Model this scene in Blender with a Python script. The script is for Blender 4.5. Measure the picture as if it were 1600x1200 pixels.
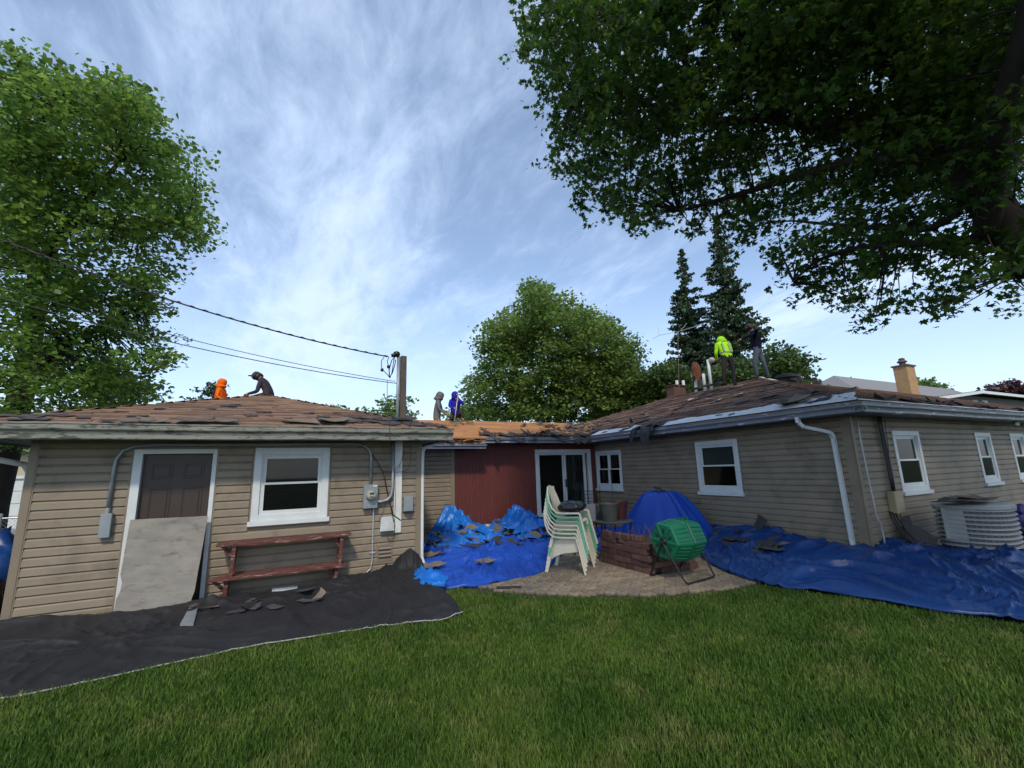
import bpy, bmesh, math, random
import numpy as np
from math import sin, cos, pi, radians, sqrt, hypot, atan2
from mathutils import Vector, Matrix, noise
random.seed(7); rng = np.random.default_rng(7)
for o in list(bpy.data.objects): bpy.data.objects.remove(o)
SC = bpy.context.scene; COL = SC.collection

# ------------------------------------------------------------ camera
EYE = Vector((0, 0, 1.7)); FPX = 688.9
YAW, PIT, ROL = radians(26.655), radians(11.0), radians(-1.77)
_f = Vector((sin(YAW)*cos(PIT), cos(YAW)*cos(PIT), sin(PIT)))
_r = Vector((cos(YAW), -sin(YAW), 0)); _u = _r.cross(_f)
CR = _r*cos(ROL)+_u*sin(ROL); CU = -_r*sin(ROL)+_u*cos(ROL)
cam = bpy.data.cameras.new('camera'); co = bpy.data.objects.new('camera', cam); COL.objects.link(co)
m = Matrix((CR, CU, -_f)).transposed().to_4x4(); m.translation = EYE; co.matrix_world = m
cam.sensor_fit = 'HORIZONTAL'; cam.sensor_width = 36; cam.lens = 36*FPX/1600
cam.clip_start = 0.05; cam.clip_end = 2000
SC.camera = co
def ray(x, y): return CR*(x-800)+CU*(600-y)+_f*FPX
def atY(x, y, Y): d = ray(x, y); return EYE+d*(Y/d.y)
def atX(x, y, X): d = ray(x, y); return EYE+d*(X/d.x)
def atZ(x, y, Z): d = ray(x, y); return EYE+d*((Z-1.7)/d.z)
def atD(x, y, D): d = ray(x, y); return EYE+d.normalized()*D
RM = np.array([CR, CU, _f]); 
def projn(P):
    q = (P-np.array(EYE))@RM.T
    z = np.where(q[:, 2] > .05, q[:, 2], np.nan)
    return 800+FPX*q[:, 0]/z, 600-FPX*q[:, 1]/z

# ------------------------------------------------------------ sun, sky, exposure
SUNV = Vector((-0.30, -0.72, 0.80)).normalized()
W = bpy.data.worlds.new('World'); SC.world = W; W.use_nodes = True
nt = W.node_tree; nt.nodes.clear(); N = nt.nodes.new; L = nt.links.new
def wm(op, a, b=None, c=None, clamp=False):
    n = N('ShaderNodeMath'); n.operation = op; n.use_clamp = clamp
    for i, v in enumerate((a, b, c)):
        if v is None: continue
        if isinstance(v, (int, float)): n.inputs[i].default_value = v
        else: L(v, n.inputs[i])
    return n.outputs[0]
sky = N('ShaderNodeTexSky'); sky.sky_type = 'NISHITA'; sky.sun_disc = False
sky.sun_elevation = math.asin(SUNV.z); sky.sun_rotation = atan2(SUNV.x, SUNV.y)
sky.air_density = 1.0; sky.dust_density = 0.6; sky.ozone_density = 1.6
tc = N('ShaderNodeTexCoord'); sep = N('ShaderNodeSeparateXYZ'); L(tc.outputs['Generated'], sep.inputs[0])
zc = wm('ADD', wm('MAXIMUM', sep.outputs[2], 0.0), 0.12)
cmb = N('ShaderNodeCombineXYZ'); L(wm('DIVIDE', sep.outputs[0], zc), cmb.inputs[0]); L(wm('DIVIDE', sep.outputs[1], zc), cmb.inputs[1])
def wnoise(scale, rot, loc, sc, detail, rough, dist=0.0):
    mp = N('ShaderNodeMapping'); mp.vector_type = 'POINT'; L(cmb.outputs[0], mp.inputs[0])
    mp.inputs['Rotation'].default_value = (0, 0, radians(rot)); mp.inputs['Location'].default_value = loc; mp.inputs['Scale'].default_value = scale
    n = N('ShaderNodeTexNoise'); L(mp.outputs[0], n.inputs['Vector']); n.inputs['Scale'].default_value = sc
    n.inputs['Detail'].default_value = detail; n.inputs['Roughness'].default_value = rough; n.inputs['Distortion'].default_value = dist
    return n.outputs[0]
n1 = wnoise((1.0, .34, 1), 39, (2.1, .6, 0), 1.3, 6, .58, .35)
n2 = wnoise((1.0, .45, 1), 52, (5.3, 1.7, 0), 6.5, 9, .66, .35)
n3 = wnoise((1.0, .4, 1), 39, (9.3, 4.1, 0), .55, 3, .5, .2)
csum = wm('ADD', wm('ADD', wm('MULTIPLY', n1, .44), wm('MULTIPLY', n2, .30)), wm('MULTIPLY', n3, .42))
cr = N('ShaderNodeMapRange'); cr.interpolation_type = 'SMOOTHSTEP'; L(csum, cr.inputs[0]); cr.inputs[1].default_value = .49; cr.inputs[2].default_value = .73
hz = N('ShaderNodeMapRange'); hz.interpolation_type = 'SMOOTHSTEP'; L(sep.outputs[2], hz.inputs[0]); hz.inputs[1].default_value = .62; hz.inputs[2].default_value = -.02
hz.inputs[3].default_value = 0.0; hz.inputs[4].default_value = .50
cloud = wm('MAXIMUM', wm('ADD', wm('MULTIPLY', cr.outputs[0], .72), .14), wm('ADD', hz.outputs[0], wm('MULTIPLY', cr.outputs[0], .3)), clamp=True)
SKB = sky.outputs[0]
mx = N('ShaderNodeMix'); mx.data_type = 'RGBA'; L(cloud, mx.inputs[0]); L(SKB, mx.inputs[6]); mx.inputs[7].default_value = (4.15, 5.1, 6.7, 1)
bg = N('ShaderNodeBackground'); L(mx.outputs[2], bg.inputs[0]); bg.inputs[1].default_value = 0.15
wo = N('ShaderNodeOutputWorld'); L(bg.outputs[0], wo.inputs[0])
sl = bpy.data.lights.new('sun', 'SUN'); sl.energy = 2.0; sl.angle = radians(5.0); sl.color = (1, .88, .70)
so = bpy.data.objects.new('sun', sl); COL.objects.link(so); so.rotation_euler = SUNV.to_track_quat('Z', 'Y').to_euler(); so.location = (0, 0, 30)
SC.view_settings.view_transform = 'Standard'; SC.view_settings.look = 'None'; SC.view_settings.exposure = 0.44; SC.view_settings.gamma = 1
SC.view_settings.use_curve_mapping = False
SC.render.engine = 'CYCLES'

# ------------------------------------------------------------ materials
def M(name, col, rough=.7, var=None, scale=3.0, stretch=(1, 1, 1), bump=0.0, bscale=40., metal=0., island=0., objr=0., spots=None, trans=0., spec=.5, coords='Object', detail=5):
    """col base; var second colour blended by noise; island / objr random value jitter; spots=(colour, scale, lo, hi)"""
    mt = bpy.data.materials.new(name); mt.use_nodes = True; t = mt.node_tree; nn = t.nodes.new; ll = t.links.new
    b = t.nodes['Principled BSDF']; out = t.nodes['Material Output']
    b.inputs['Roughness'].default_value = rough; b.inputs['Metallic'].default_value = metal; b.inputs['Specular IOR Level'].default_value = spec
    c4 = lambda c: (c[0], c[1], c[2], 1)
    tcn = nn('ShaderNodeTexCoord'); mp = nn('ShaderNodeMapping'); mp.inputs['Scale'].default_value = stretch
    if coords == 'World':
        g = nn('ShaderNodeNewGeometry'); ll(g.outputs['Position'], mp.inputs[0])
    else: ll(tcn.outputs[coords], mp.inputs[0])
    cur = None
    if var is not None:
        n = nn('ShaderNodeTexNoise'); ll(mp.outputs[0], n.inputs['Vector']); n.inputs['Scale'].default_value = scale; n.inputs['Detail'].default_value = detail; n.inputs['Roughness'].default_value = .6
        r = nn('ShaderNodeMapRange'); ll(n.outputs[0], r.inputs[0]); r.inputs[1].default_value = .33; r.inputs[2].default_value = .67
        mxn = nn('ShaderNodeMix'); mxn.data_type = 'RGBA'; ll(r.outputs[0], mxn.inputs[0]); mxn.inputs[6].default_value = c4(col); mxn.inputs[7].default_value = c4(var); cur = mxn.outputs[2]
    if spots is not None:
        n = nn('ShaderNodeTexNoise'); ll(mp.outputs[0], n.inputs['Vector']); n.inputs['Scale'].default_value = spots[1]; n.inputs['Detail'].default_value = 6; n.inputs['Roughness'].default_value = .65
        r = nn('ShaderNodeMapRange'); ll(n.outputs[0], r.inputs[0]); r.inputs[1].default_value = spots[2]; r.inputs[2].default_value = spots[3]
        mxn = nn('ShaderNodeMix'); mxn.data_type = 'RGBA'; ll(r.outputs[0], mxn.inputs[0])
        if cur is None: mxn.inputs[6].default_value = c4(col)
        else: ll(cur, mxn.inputs[6])
        mxn.inputs[7].default_value = c4(spots[0]); cur = mxn.outputs[2]
    if island or objr:
        hsv = nn('ShaderNodeHueSaturation')
        if cur is None: hsv.inputs['Color'].default_value = c4(col)
        else: ll(cur, hsv.inputs['Color'])
        r = nn('ShaderNodeMapRange'); a = island or objr
        if island: g = nn('ShaderNodeNewGeometry'); ll(g.outputs['Random Per Island'], r.inputs[0])
        else: g = nn('ShaderNodeObjectInfo'); ll(g.outputs['Random'], r.inputs[0])
        r.inputs[3].default_value = 1-a; r.inputs[4].default_value = 1+a
        ll(r.outputs[0], hsv.inputs['Value']); cur = hsv.outputs[0]
    if cur is None: b.inputs['Base Color'].default_value = c4(col)
    else: ll(cur, b.inputs['Base Color'])
    if bump:
        n = nn('ShaderNodeTexNoise'); ll(mp.outputs[0], n.inputs['Vector']); n.inputs['Scale'].default_value = bscale; n.inputs['Detail'].default_value = 6
        bp = nn('ShaderNodeBump'); bp.inputs['Strength'].default_value = bump; bp.inputs['Distance'].default_value = .01; ll(n.outputs[0], bp.inputs['Height']); ll(bp.outputs[0], b.inputs['Normal'])
    if trans:
        tr = nn('ShaderNodeBsdfTranslucent'); ms = nn('ShaderNodeMixShader'); ms.inputs[0].default_value = trans
        hs = nn('ShaderNodeHueSaturation'); hs.inputs['Value'].default_value = 1.6; hs.inputs['Hue'].default_value = .485
        if cur is None: hs.inputs['Color'].default_value = c4(col)
        else: ll(cur, hs.inputs['Color'])
        ll(hs.outputs[0], tr.inputs[0]); ll(b.outputs[0], ms.inputs[1]); ll(tr.outputs[0], ms.inputs[2]); ll(ms.outputs[0], out.inputs[0])
    return mt
SID = M('siding', (.212, .174, .126), .6, (.242, .202, .148), 2.2, (1, 1, 1), .08, 60, objr=.045, coords='World', spots=((.14, .114, .082), 2.3, .50, .72))
SIDC = M('siding_trim', (.19, .153, .108), .5, (.215, .176, .127), 3)
SIDG = M('siding_far', (.45, .40, .27), .6)
WHT = M('white_paint', (.60, .64, .655), .45, (.54, .58, .59), 5, spots=((.45, .46, .44), 7, .62, .8))
WHTD = M('weathered_white_paint', (.66, .68, .66), .6, (.52, .54, .51), 8, (1, 1, .4), .2, 50, spots=((.22, .20, .17), 12, .60, .68))
GUT = M('weathered_gutter', (.25, .255, .215), .5, (.185, .19, .16), 3, (.7, .7, 3), .1, 40, coords='World', spots=((.055, .06, .045), 10, .50, .62))
GUTW = M('grey_gutter', (.20, .215, .25), .45, (.15, .16, .19), 3, (.7, .7, 3), .1, 40, coords='World', spots=((.50, .53, .55), 5, .59, .63))
SOF = M('soffit', (.16, .17, .19), .6, (.12, .13, .14), 4)
ROOFB = M('old_brown_roof', (.165, .10, .068), .95, (.235, .142, .095), 2.6, (.4, 1, 1), .5, 60, coords='World', spots=((.06, .045, .04), 3.5, .56, .68))
ROWB = M('brown_felt_row', (.17, .098, .062), .95, (.225, .135, .088), 5, (1, 1, 1), .8, 80, island=.38, coords='World', spots=((.085, .062, .055), 2.2, .55, .70))
ROWH = M('dark_brown_felt_row', (.125, .072, .052), .95, (.17, .102, .074), 5, (1, 1, 1), .8, 80, island=.45, coords='World', spots=((.05, .042, .042), 2.0, .50, .66))
DECK = M('orange_roof_deck', (.44, .215, .085), .9, (.34, .15, .055), 3.5, (.35, 1, 1), .4, 60, objr=.14, coords='World', spots=((.23, .10, .045), 4.0, .56, .72))
SHG = M('dark_shingle', (.034, .034, .039), .95, (.055, .053, .057), 9, bump=.5, bscale=120, objr=.35)
SHGB = M('brown_shingle_back', (.12, .095, .075), .95, (.16, .13, .10), 9, bump=.4, bscale=100, objr=.3)
WHS = M('white_underlay', (.62, .66, .70), .6, (.52, .56, .60), 6, spots=((.2, .19, .18), 14, .62, .72))
WOODO = M('weathered_post_wood', (.075, .055, .045), .9, (.13, .10, .085), 6, (6, 6, .8), .6, 60)
DOORM = M('brown_door', (.036, .022, .018), .45, (.042, .027, .021), 4, bump=.05)
PLY = M('grey_plywood', (.27, .255, .225), .85, (.19, .18, .165), 2.6, (1, 1, 3.0), .5, 70, spots=((.11, .09, .075), 4.2, .54, .74))
REDP = M('red_board', (.125, .024, .018), .6, (.085, .018, .014), 5, (8, 8, .6), .25, 60, objr=.07, coords='World', spots=((.24, .10, .085), 3.0, .62, .86))
REDW = M('worn_red_wood', (.115, .034, .026), .85, (.10, .028, .022), 7, (1, 6, 6), .6, 60, spots=((.34, .25, .21), 7, .55, .66))
BTARP = M('black_tarp', (.016, .016, .018), .62, (.024, .024, .027), 1.8, (1, 1, 1), .25, 45, spots=((.05, .047, .044), 5, .58, .82), spec=.25)
TGREY = M('grey_hem', (.30, .31, .32), .7)
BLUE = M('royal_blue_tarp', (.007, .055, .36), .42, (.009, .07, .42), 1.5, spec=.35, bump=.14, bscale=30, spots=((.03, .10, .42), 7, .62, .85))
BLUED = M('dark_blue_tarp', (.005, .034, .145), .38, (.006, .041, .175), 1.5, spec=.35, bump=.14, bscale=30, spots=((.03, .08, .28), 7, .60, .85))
CYAN = M('bright_blue_tarp', (.004, .125, .50), .42, (.006, .15, .56), 1.5, bump=.14, bscale=30)
MET = M('grey_metal', (.30, .33, .36), .45, (.24, .27, .30), 6, metal=.4, bump=.05)
METL = M('pale_conduit', (.48, .50, .51), .45, (.40, .42, .43), 9, metal=.3)
BLK = M('black_cable', (.012, .012, .014), .5)
BLKM = M('black_metal', (.018, .018, .02), .4, metal=.3)
GRN = M('green_plastic', (.003, .125, .058), .42, (.005, .15, .07), 4, bump=.06)
GRND = M('dark_slot', (.004, .03, .02), .6)
CHW = M('cream_plastic', (.68, .63, .50), .42, (.60, .55, .43), 7, spots=((.38, .34, .26), 10, .62, .8))
CHG = M('sage_plastic', (.14, .40, .25), .42, (.17, .43, .28), 7)
BRK = M('planter_brick', (.115, .052, .040), .9, (.075, .040, .034), 9, bump=.5, bscale=60, objr=.38)
PAV = M('paver', (.26, .205, .14), .9, (.195, .155, .11), 7, bump=.5, bscale=90, objr=.20, coords='World', spots=((.17, .15, .12), 2.5, .55, .75))
PAVI = M('paver_islands', (.26, .205, .14), .9, (.195, .155, .11), 7, bump=.5, bscale=90, island=.20, coords='World', spots=((.17, .15, .12), 2.5, .55, .75))
SAND = M('joint_sand', (.035, .03, .02), .95, (.025, .028, .015), 20)
SOIL = M('soil', (.065, .048, .035), .95, (.10, .08, .06), 12, bump=.8, bscale=50)
GRND_M = M('lawn_ground', (.026, .058, .011), .95, (.042, .058, .018), 2.5, coords='World', spots=((.07, .07, .03), 1.1, .60, .8))
DRV = M('driveway', (.30, .28, .26), .9, (.24, .22, .21), 3)
BARK = M('dark_bark', (.020, .016, .013), .95, (.034, .027, .022), 8, (1, 1, .3), .8, 30)
BARKL = M('grey_bark', (.07, .06, .05), .95, (.17, .15, .12), 8, (1, 1, .3), .6, 30)
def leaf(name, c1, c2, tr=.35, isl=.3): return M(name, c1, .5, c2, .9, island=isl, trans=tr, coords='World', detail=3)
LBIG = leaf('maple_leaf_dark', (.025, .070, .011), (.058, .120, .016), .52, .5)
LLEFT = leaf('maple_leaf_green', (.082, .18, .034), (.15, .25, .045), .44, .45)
LMID = leaf('maple_leaf_olive', (.10, .185, .042), (.16, .24, .056), .40, .45)
LSPR = leaf('spruce_needle', (.034, .07, .034), (.06, .10, .042), .15)
LDK = leaf('dark_green_leaf', (.045, .095, .025), (.075, .13, .03), .35)
LBR = leaf('bright_green_leaf', (.10, .15, .028), (.13, .18, .03), .3)
LRED = leaf('dark_red_leaf', (.05, .022, .025), (.075, .03, .03), .2)
SKIN = M('skin', (.30, .15, .095), .55); 
TAN = M('tan_boot', (.30, .19, .11), .8)
def fab(n, c, c2=None): return M(n, c, .92, spec=.12, var=c2 or tuple(x*.6 for x in c), scale=14, bump=.5, bscale=22)
F_OR = fab('orange_cloth', (.85, .16, .01), (.75, .12, .008)); F_DK = fab('charcoal_cloth', (.055, .048, .06)); F_GR = fab('grey_cloth', (.15, .155, .17))
F_BL = fab('blue_cloth', (.03, .03, .42), (.022, .022, .33)); F_HV = fab('lime_cloth', (.42, .85, .03), (.36, .75, .02)); F_NV = fab('navy_cloth', (.010, .012, .030))
F_JN = fab('jeans_cloth', (.10, .125, .17)); F_TR = fab('dark_trouser_cloth', (.05, .046, .048)); F_CAP = fab('grey_cap_cloth', (.07, .08, .085)); HAIR = M('black_hair', (.010, .009, .009), .6)
F_PT = fab('grey_trouser_cloth', (.17, .155, .14)); REFL = M('reflective_band', (.30, .32, .30), .4)
TANB = M('tan_box', (.36, .31, .20), .6, (.30, .25, .15), 6)
ACW = M('white_louvre', (.40, .41, .40), .45, (.34, .35, .34), 5); ACD = M('dark_coil', (.12, .12, .12), .6, (.17, .17, .17), 60, (1, 1, .1))
BRY = M('yellow_brick', (.38, .235, .115), .85, (.30, .175, .08), 6, bump=.3)
RFG = M('grey_shingle_roof', (.22, .22, .22), .95, (.17, .17, .175), 14, (1, 1, 4), .4, 80)
POTG = M('dark_pot', (.045, .048, .042), .55, (.06, .062, .055), 6); POTR = M('red_pot', (.06, .013, .014), .5)
BAG = M('black_bag', (.010, .010, .013), .22, bump=.6, bscale=14); PANEL = M('grey_panel', (.17, .18, .20), .5)
CONC = M('concrete', (.33, .32, .30), .9, (.25, .245, .23), 6, bump=.4, bscale=50)
RUST = M('rust_cloth', (.17, .055, .022), .85, (.10, .035, .02), 8); GALV = M('galvanised', (.33, .35, .36), .4, metal=.5)
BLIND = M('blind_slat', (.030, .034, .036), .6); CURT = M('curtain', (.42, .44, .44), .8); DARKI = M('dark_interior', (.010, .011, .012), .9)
SHADE = M('window_shade', (.26, .30, .29), .8)
PVC = M('white_pvc', (.66, .68, .70), .4)
def glassm():
    mt = bpy.data.materials.new('window_glass'); mt.use_nodes = True; t = mt.node_tree; t.nodes.clear(); nn = t.nodes.new; ll = t.links.new
    out = nn('ShaderNodeOutputMaterial'); tr = nn('ShaderNodeBsdfTransparent'); tr.inputs[0].default_value = (.62, .66, .66, 1)
    gl = nn('ShaderNodeBsdfGlossy'); gl.inputs['Roughness'].default_value = .03; fr = nn('ShaderNodeFresnel'); fr.inputs[0].default_value = 1.42
    ms = nn('ShaderNodeMixShader'); ll(fr.outputs[0], ms.inputs[0]); ll(tr.outputs[0], ms.inputs[1]); ll(gl.outputs[0], ms.inputs[2]); ll(ms.outputs[0], out.inputs[0]); return mt
GLS = glassm()

# ------------------------------------------------------------ object helpers
def rnd(a, b): return random.uniform(a, b)
class MB:
    def __init__(s, fr=None): s.v = []; s.f = []; s.mi = []; s.fr = fr; s.cur = 0; s.smooth = False
    def add(s, vs, fs, loc=False):
        b = len(s.v)
        for v in vs:
            v = Vector(v)
            if s.fr is not None: v = s.fr @ v
            s.v.append(v)
        for f in fs: s.f.append([b+i for i in f]); s.mi.append(s.cur)
        return s
    def box(s, a, b, rot=None, ctr=None):
        x0, y0, z0 = a; x1, y1, z1 = b
        vs = [(x0, y0, z0), (x1, y0, z0), (x1, y1, z0), (x0, y1, z0), (x0, y0, z1), (x1, y0, z1), (x1, y1, z1), (x0, y1, z1)]
        if rot is not None:
            c = Vector(ctr) if ctr is not None else Vector(((x0+x1)/2, (y0+y1)/2, (z0+z1)/2))
            vs = [c+rot@(Vector(v)-c) for v in vs]
        return s.add(vs, [(0, 3, 2, 1), (4, 5, 6, 7), (0, 1, 5, 4), (1, 2, 6, 5), (2, 3, 7, 6), (3, 0, 4, 7)])
    def tube(s, path, r, n=8, cap=True):
        P = [Vector(p) for p in path]; R = r if isinstance(r, (list, tuple)) else [r]*len(P)
        T = []
        for i in range(len(P)):
            a = P[max(0, i-1)]; b = P[min(len(P)-1, i+1)]; T.append((b-a).normalized() if (b-a).length > 1e-9 else Vector((0, 0, 1)))
        up = Vector((0, 0, 1)) if abs(T[0].z) < .9 else Vector((1, 0, 0))
        X = T[0].cross(up).normalized(); vs = []
        for i, p in enumerate(P):
            X = (X-T[i]*X.dot(T[i])).normalized(); Y = T[i].cross(X)
            for k in range(n):
                a = 2*pi*k/n; vs.append(p+X*(cos(a)*R[i])+Y*(sin(a)*R[i]))
        fs = [(i*n+k, i*n+(k+1) % n, (i+1)*n+(k+1) % n, (i+1)*n+k) for i in range(len(P)-1) for k in range(n)]
        if cap: fs += [tuple(range(n))[::-1], tuple((len(P)-1)*n+k for k in range(n))]
        return s.add(vs, fs)
    def bar(s, a, b, w, h, up=(0, 0, 1)):
        a = Vector(a); b = Vector(b); t = (b-a).normalized(); x = t.cross(Vector(up)).normalized()*w/2; y = x.cross(t).normalized()*h/2
        vs = [a-x-y, a+x-y, a+x+y, a-x+y, b-x-y, b+x-y, b+x+y, b-x+y]
        return s.add(vs, [(0, 3, 2, 1), (4, 5, 6, 7), (0, 1, 5, 4), (1, 2, 6, 5), (2, 3, 7, 6), (3, 0, 4, 7)])
    def prism(s, poly, d0, d1):   # poly list of 3D points, extruded by vector d0..d1
        n = len(poly); d0 = Vector(d0); d1 = Vector(d1)
        vs = [Vector(p)+d0 for p in poly]+[Vector(p)+d1 for p in poly]
        return s.add(vs, [tuple(range(n))[::-1], tuple(range(n, 2*n))]+[(i, (i+1) % n, n+(i+1) % n, n+i) for i in range(n)])
    def lathe(s, prof, c=(0, 0, 0), n=20, axis=2, sx=1, sy=1):
        c = Vector(c); vs = []
        for r, z in prof:
            for k in range(n):
                a = 2*pi*k/n
                q = (r*cos(a)*sx, r*sin(a)*sy, z)
                if axis == 0: q = (z, q[0], q[1])
                if axis == 1: q = (q[0], z, q[1])
                vs.append(c+Vector(q))
        fs = [(i*n+k, i*n+(k+1) % n, (i+1)*n+(k+1) % n, (i+1)*n+k) for i in range(len(prof)-1) for k in range(n)]
        if prof[0][0] > 1e-4: fs.append(tuple(range(n))[::-1])
        if prof[-1][0] > 1e-4: fs.append(tuple((len(prof)-1)*n+k for k in range(n)))
        return s.add(vs, fs)
def wloc(o):
    v = Vector((0, 0, 0))
    while o is not None: v += o.location; o = o.parent
    return v
def link(name, mb, mats, parent=None, smooth=False, recalc=True, local=False, bevel=0.):
    me = bpy.data.meshes.new(name)
    vs = mb.v
    if parent is not None and not local:
        off = wloc(parent); vs = [v-off for v in vs]; loc = Vector((0, 0, 0))
    elif parent is None and not local:
        xs = [v.x for v in vs]; ys = [v.y for v in vs]; loc = Vector(((min(xs)+max(xs))/2, (min(ys)+max(ys))/2, min(v.z for v in vs))); vs = [v-loc for v in vs]
    else: loc = Vector((0, 0, 0))
    me.from_pydata([tuple(v) for v in vs], [], mb.f)
    if not isinstance(mats, (list, tuple)): mats = [mats]
    for m_ in mats: me.materials.append(m_)
    if len(mats) > 1: me.polygons.foreach_set('material_index', mb.mi)
    if recalc or bevel:
        bm = bmesh.new(); bm.from_mesh(me)
        if recalc: bmesh.ops.recalc_face_normals(bm, faces=bm.faces)
        if bevel: bmesh.ops.bevel(bm, geom=bm.edges[:], offset=bevel, segments=1, affect='EDGES', clamp_overlap=True)
        bm.to_mesh(me); bm.free()
    if smooth: me.polygons.foreach_set('use_smooth', [True]*len(me.polygons))
    me.update()
    o = bpy.data.objects.new(name, me); COL.objects.link(o); o.location = loc
    if parent is not None: o.parent = parent
    return o
def tag(o, label, cat, group=None, kind=None):
    if label: o['label'] = label
    if cat: o['category'] = cat
    if group: o['group'] = group
    if kind: o['kind'] = kind
    return o
def thing(name, label, cat, loc=(0, 0, 0), rz=0, group=None):
    o = bpy.data.objects.new(name, None); COL.objects.link(o); o.location = loc; o.rotation_euler = (0, 0, rz); o.empty_display_size = .1
    return tag(o, label, cat, group)
def struct(name, mb, mat, **k):
    o = link(name, mb, mat, None, **k); o['kind'] = 'structure'; return o
def inst(name, mesh, loc, parent=None, rot=None):
    o = bpy.data.objects.new(name, mesh); COL.objects.link(o); o.location = Vector(loc)-(wloc(parent) if parent else Vector((0, 0, 0)))
    if rot is not None: o.rotation_euler = rot
    if parent is not None: o.parent = parent
    return o
def FR(o, u, n):   # wall frame: (u, n, z) -> world
    u = Vector(u); n = Vector(n); mt = Matrix((u, n, Vector((0, 0, 1)))).transposed().to_4x4(); mt.translation = Vector(o); return mt
FW1 = FR((0, 7.96, 0), (1, 0, 0), (0, -1, 0))        # garage front, u = X
FW2 = FR((0, 11.45, 0), (1, 0, 0), (0, -1, 0))       # breezeway, u = X
FW3 = FR((8.6, 0, 0), (0, -1, 0), (-1, 0, 0))        # house west wall, u = -Y
FW4 = FR((0, 4.25, 0), (1, 0, 0), (0, -1, 0))        # house south wall
def beznoise(p, s, seed=0): return noise.noise(Vector((p[0]*s+seed*7.3, p[1]*s-seed*3.1, (p[2] if len(p) > 2 else 0)*s+seed)))

# ------------------------------------------------------------ GROUND
g = MB(); g.add([(-400, -400, -.012), (400, -400, -.012), (400, 400, -.012), (-400, 400, -.012)], [(0, 1, 2, 3)])
struct('lawn', g, GRND_M, recalc=False)
PE = [(1.6, 7.96), (2.1, 6.9), (2.46, 6.33), (2.84, 5.85), (3.25, 5.42), (3.69, 5.12), (4.15, 4.80), (4.61, 4.57), (5.32, 4.42), (6.02, 4.36), (7.2, 4.6), (8.6, 5.0)]
PPOLY = PE+[(8.6, 11.45), (2.1, 11.45), (2.1, 7.96)]
g = MB(); g.prism([(x, y, 0) for x, y in PPOLY], (0, 0, -.06), (0, 0, .002)); patio = struct('patio', g, SAND)
def inpoly(x, y, poly):
    c = False; n = len(poly); j = n-1
    for i in range(n):
        xi, yi = poly[i][0], poly[i][1]; xj, yj = poly[j][0], poly[j][1]
        if (yi > y) != (yj > y) and x < (xj-xi)*(y-yi)/(yj-yi+1e-12)+xi: c = not c
        j = i
    return c
def inpolyn(x, y, poly):
    c = np.zeros(len(x), bool); n = len(poly); j = n-1
    for i in range(n):
        xi, yi = poly[i][:2]; xj, yj = poly[j][:2]
        t = ((yi > y) != (yj > y)) & (x < (xj-xi)*(y-yi)/(yj-yi+1e-12)+xi); c ^= t; j = i
    return c
def paver_mesh():
    a, b, z = .0, .0, .03
    ol = [(0, 0), (.055, .032), (.11, 0), (.165, .032), (.215, 0), (.215, .10), (.165, .132), (.11, .10), (.055, .132), (0, .10)]
    cx = .1075; cy = .066
    top = [(cx+(x-cx)*.91, cy+(y-cy)*.84, z) for x, y in ol]; mid = [(cx+(x-cx)*.955, cy+(y-cy)*.92, z-.007) for x, y in ol]; bot = [(x, y, -.01) for x, y, _ in mid]
    n = 10; vs = top+mid+bot
    fs = [(0, 1, 8, 9), (1, 2, 7, 8), (2, 3, 6, 7), (3, 4, 5, 6)]
    fs += [(i, n+i, n+(i+1) % n, (i+1) % n) for i in range(n)]+[(n+i, 2*n+i, 2*n+(i+1) % n, n+(i+1) % n) for i in range(n)]
    return vs, fs
pv, pf = paver_mesh(); mb = MB(); mb.add(pv, pf); pm = link('paver', mb, PAV, patio, local=True, recalc=True); pmesh = pm.data; bpy.data.objects.remove(pm)
cells = []
for j in range(64):
    for i in range(34):
        x = 1.7+i*.221+(j % 2)*.1105; y = 4.25+j*.1075
        if all(inpoly(x+dx, y+dy, PPOLY) for dx, dy in ((-.01, 0), (.225, 0), (.1, .13), (.1, -.04))): cells.append((hypot(x-3.2, y-3.5), x, y))
cells.sort(); stuffm = MB()
vis = [c for c in cells if c[2] < 8.6 and not (c[1] > 6.9) and not (c[1] < 4.2 and c[2] > 7.4)]
rest = [c for c in cells if c not in vis]
for k, (d, x, y) in enumerate(vis[:300]):
    o = inst('paver', pmesh, (x, y, .002+rnd(-.002, .003)), patio, (rnd(-.012, .012), rnd(-.012, .012), rnd(-.02, .02)))
for d, x, y in vis[300:]+rest:
    dz = .002+rnd(-.002, .003); stuffm.add([(a+x, b+y, c+dz) for a, b, c in pv], pf)
o = link('paving', stuffm, PAVI, patio, recalc=False); o['kind'] = 'stuff'
g = MB(); g.box((8.65, 3.3, -.05), (16, 4.25, .03)); struct('gravel_bed', g, SOIL)
stm = MB()
for i in range(500):
    x = rnd(8.7, 12.5); y = rnd(3.35, 4.2); r = rnd(.012, .03); z = .032
    stm.add([(x-r, y, z), (x, y-r, z), (x+r, y, z), (x, y+r, z), (x+rnd(-.5, .5)*r, y, z+r*rnd(.5, 1))], [(0, 1, 4), (1, 2, 4), (2, 3, 4), (3, 0, 4)])
tag(link('gravel', stm, M('pebble', (.25, .21, .15), .9, island=.5), None, recalc=False), 'tan gravel and leaf litter along the foot of the house end wall', 'gravel', kind='stuff')
g = MB(); g.add([(-40, 17, -.008), (-5.5, 17, -.008), (-5.5, 30, -.008), (-40, 30, -.008)], [(0, 1, 2, 3)]); struct('driveway', g, DRV, recalc=False)

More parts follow.
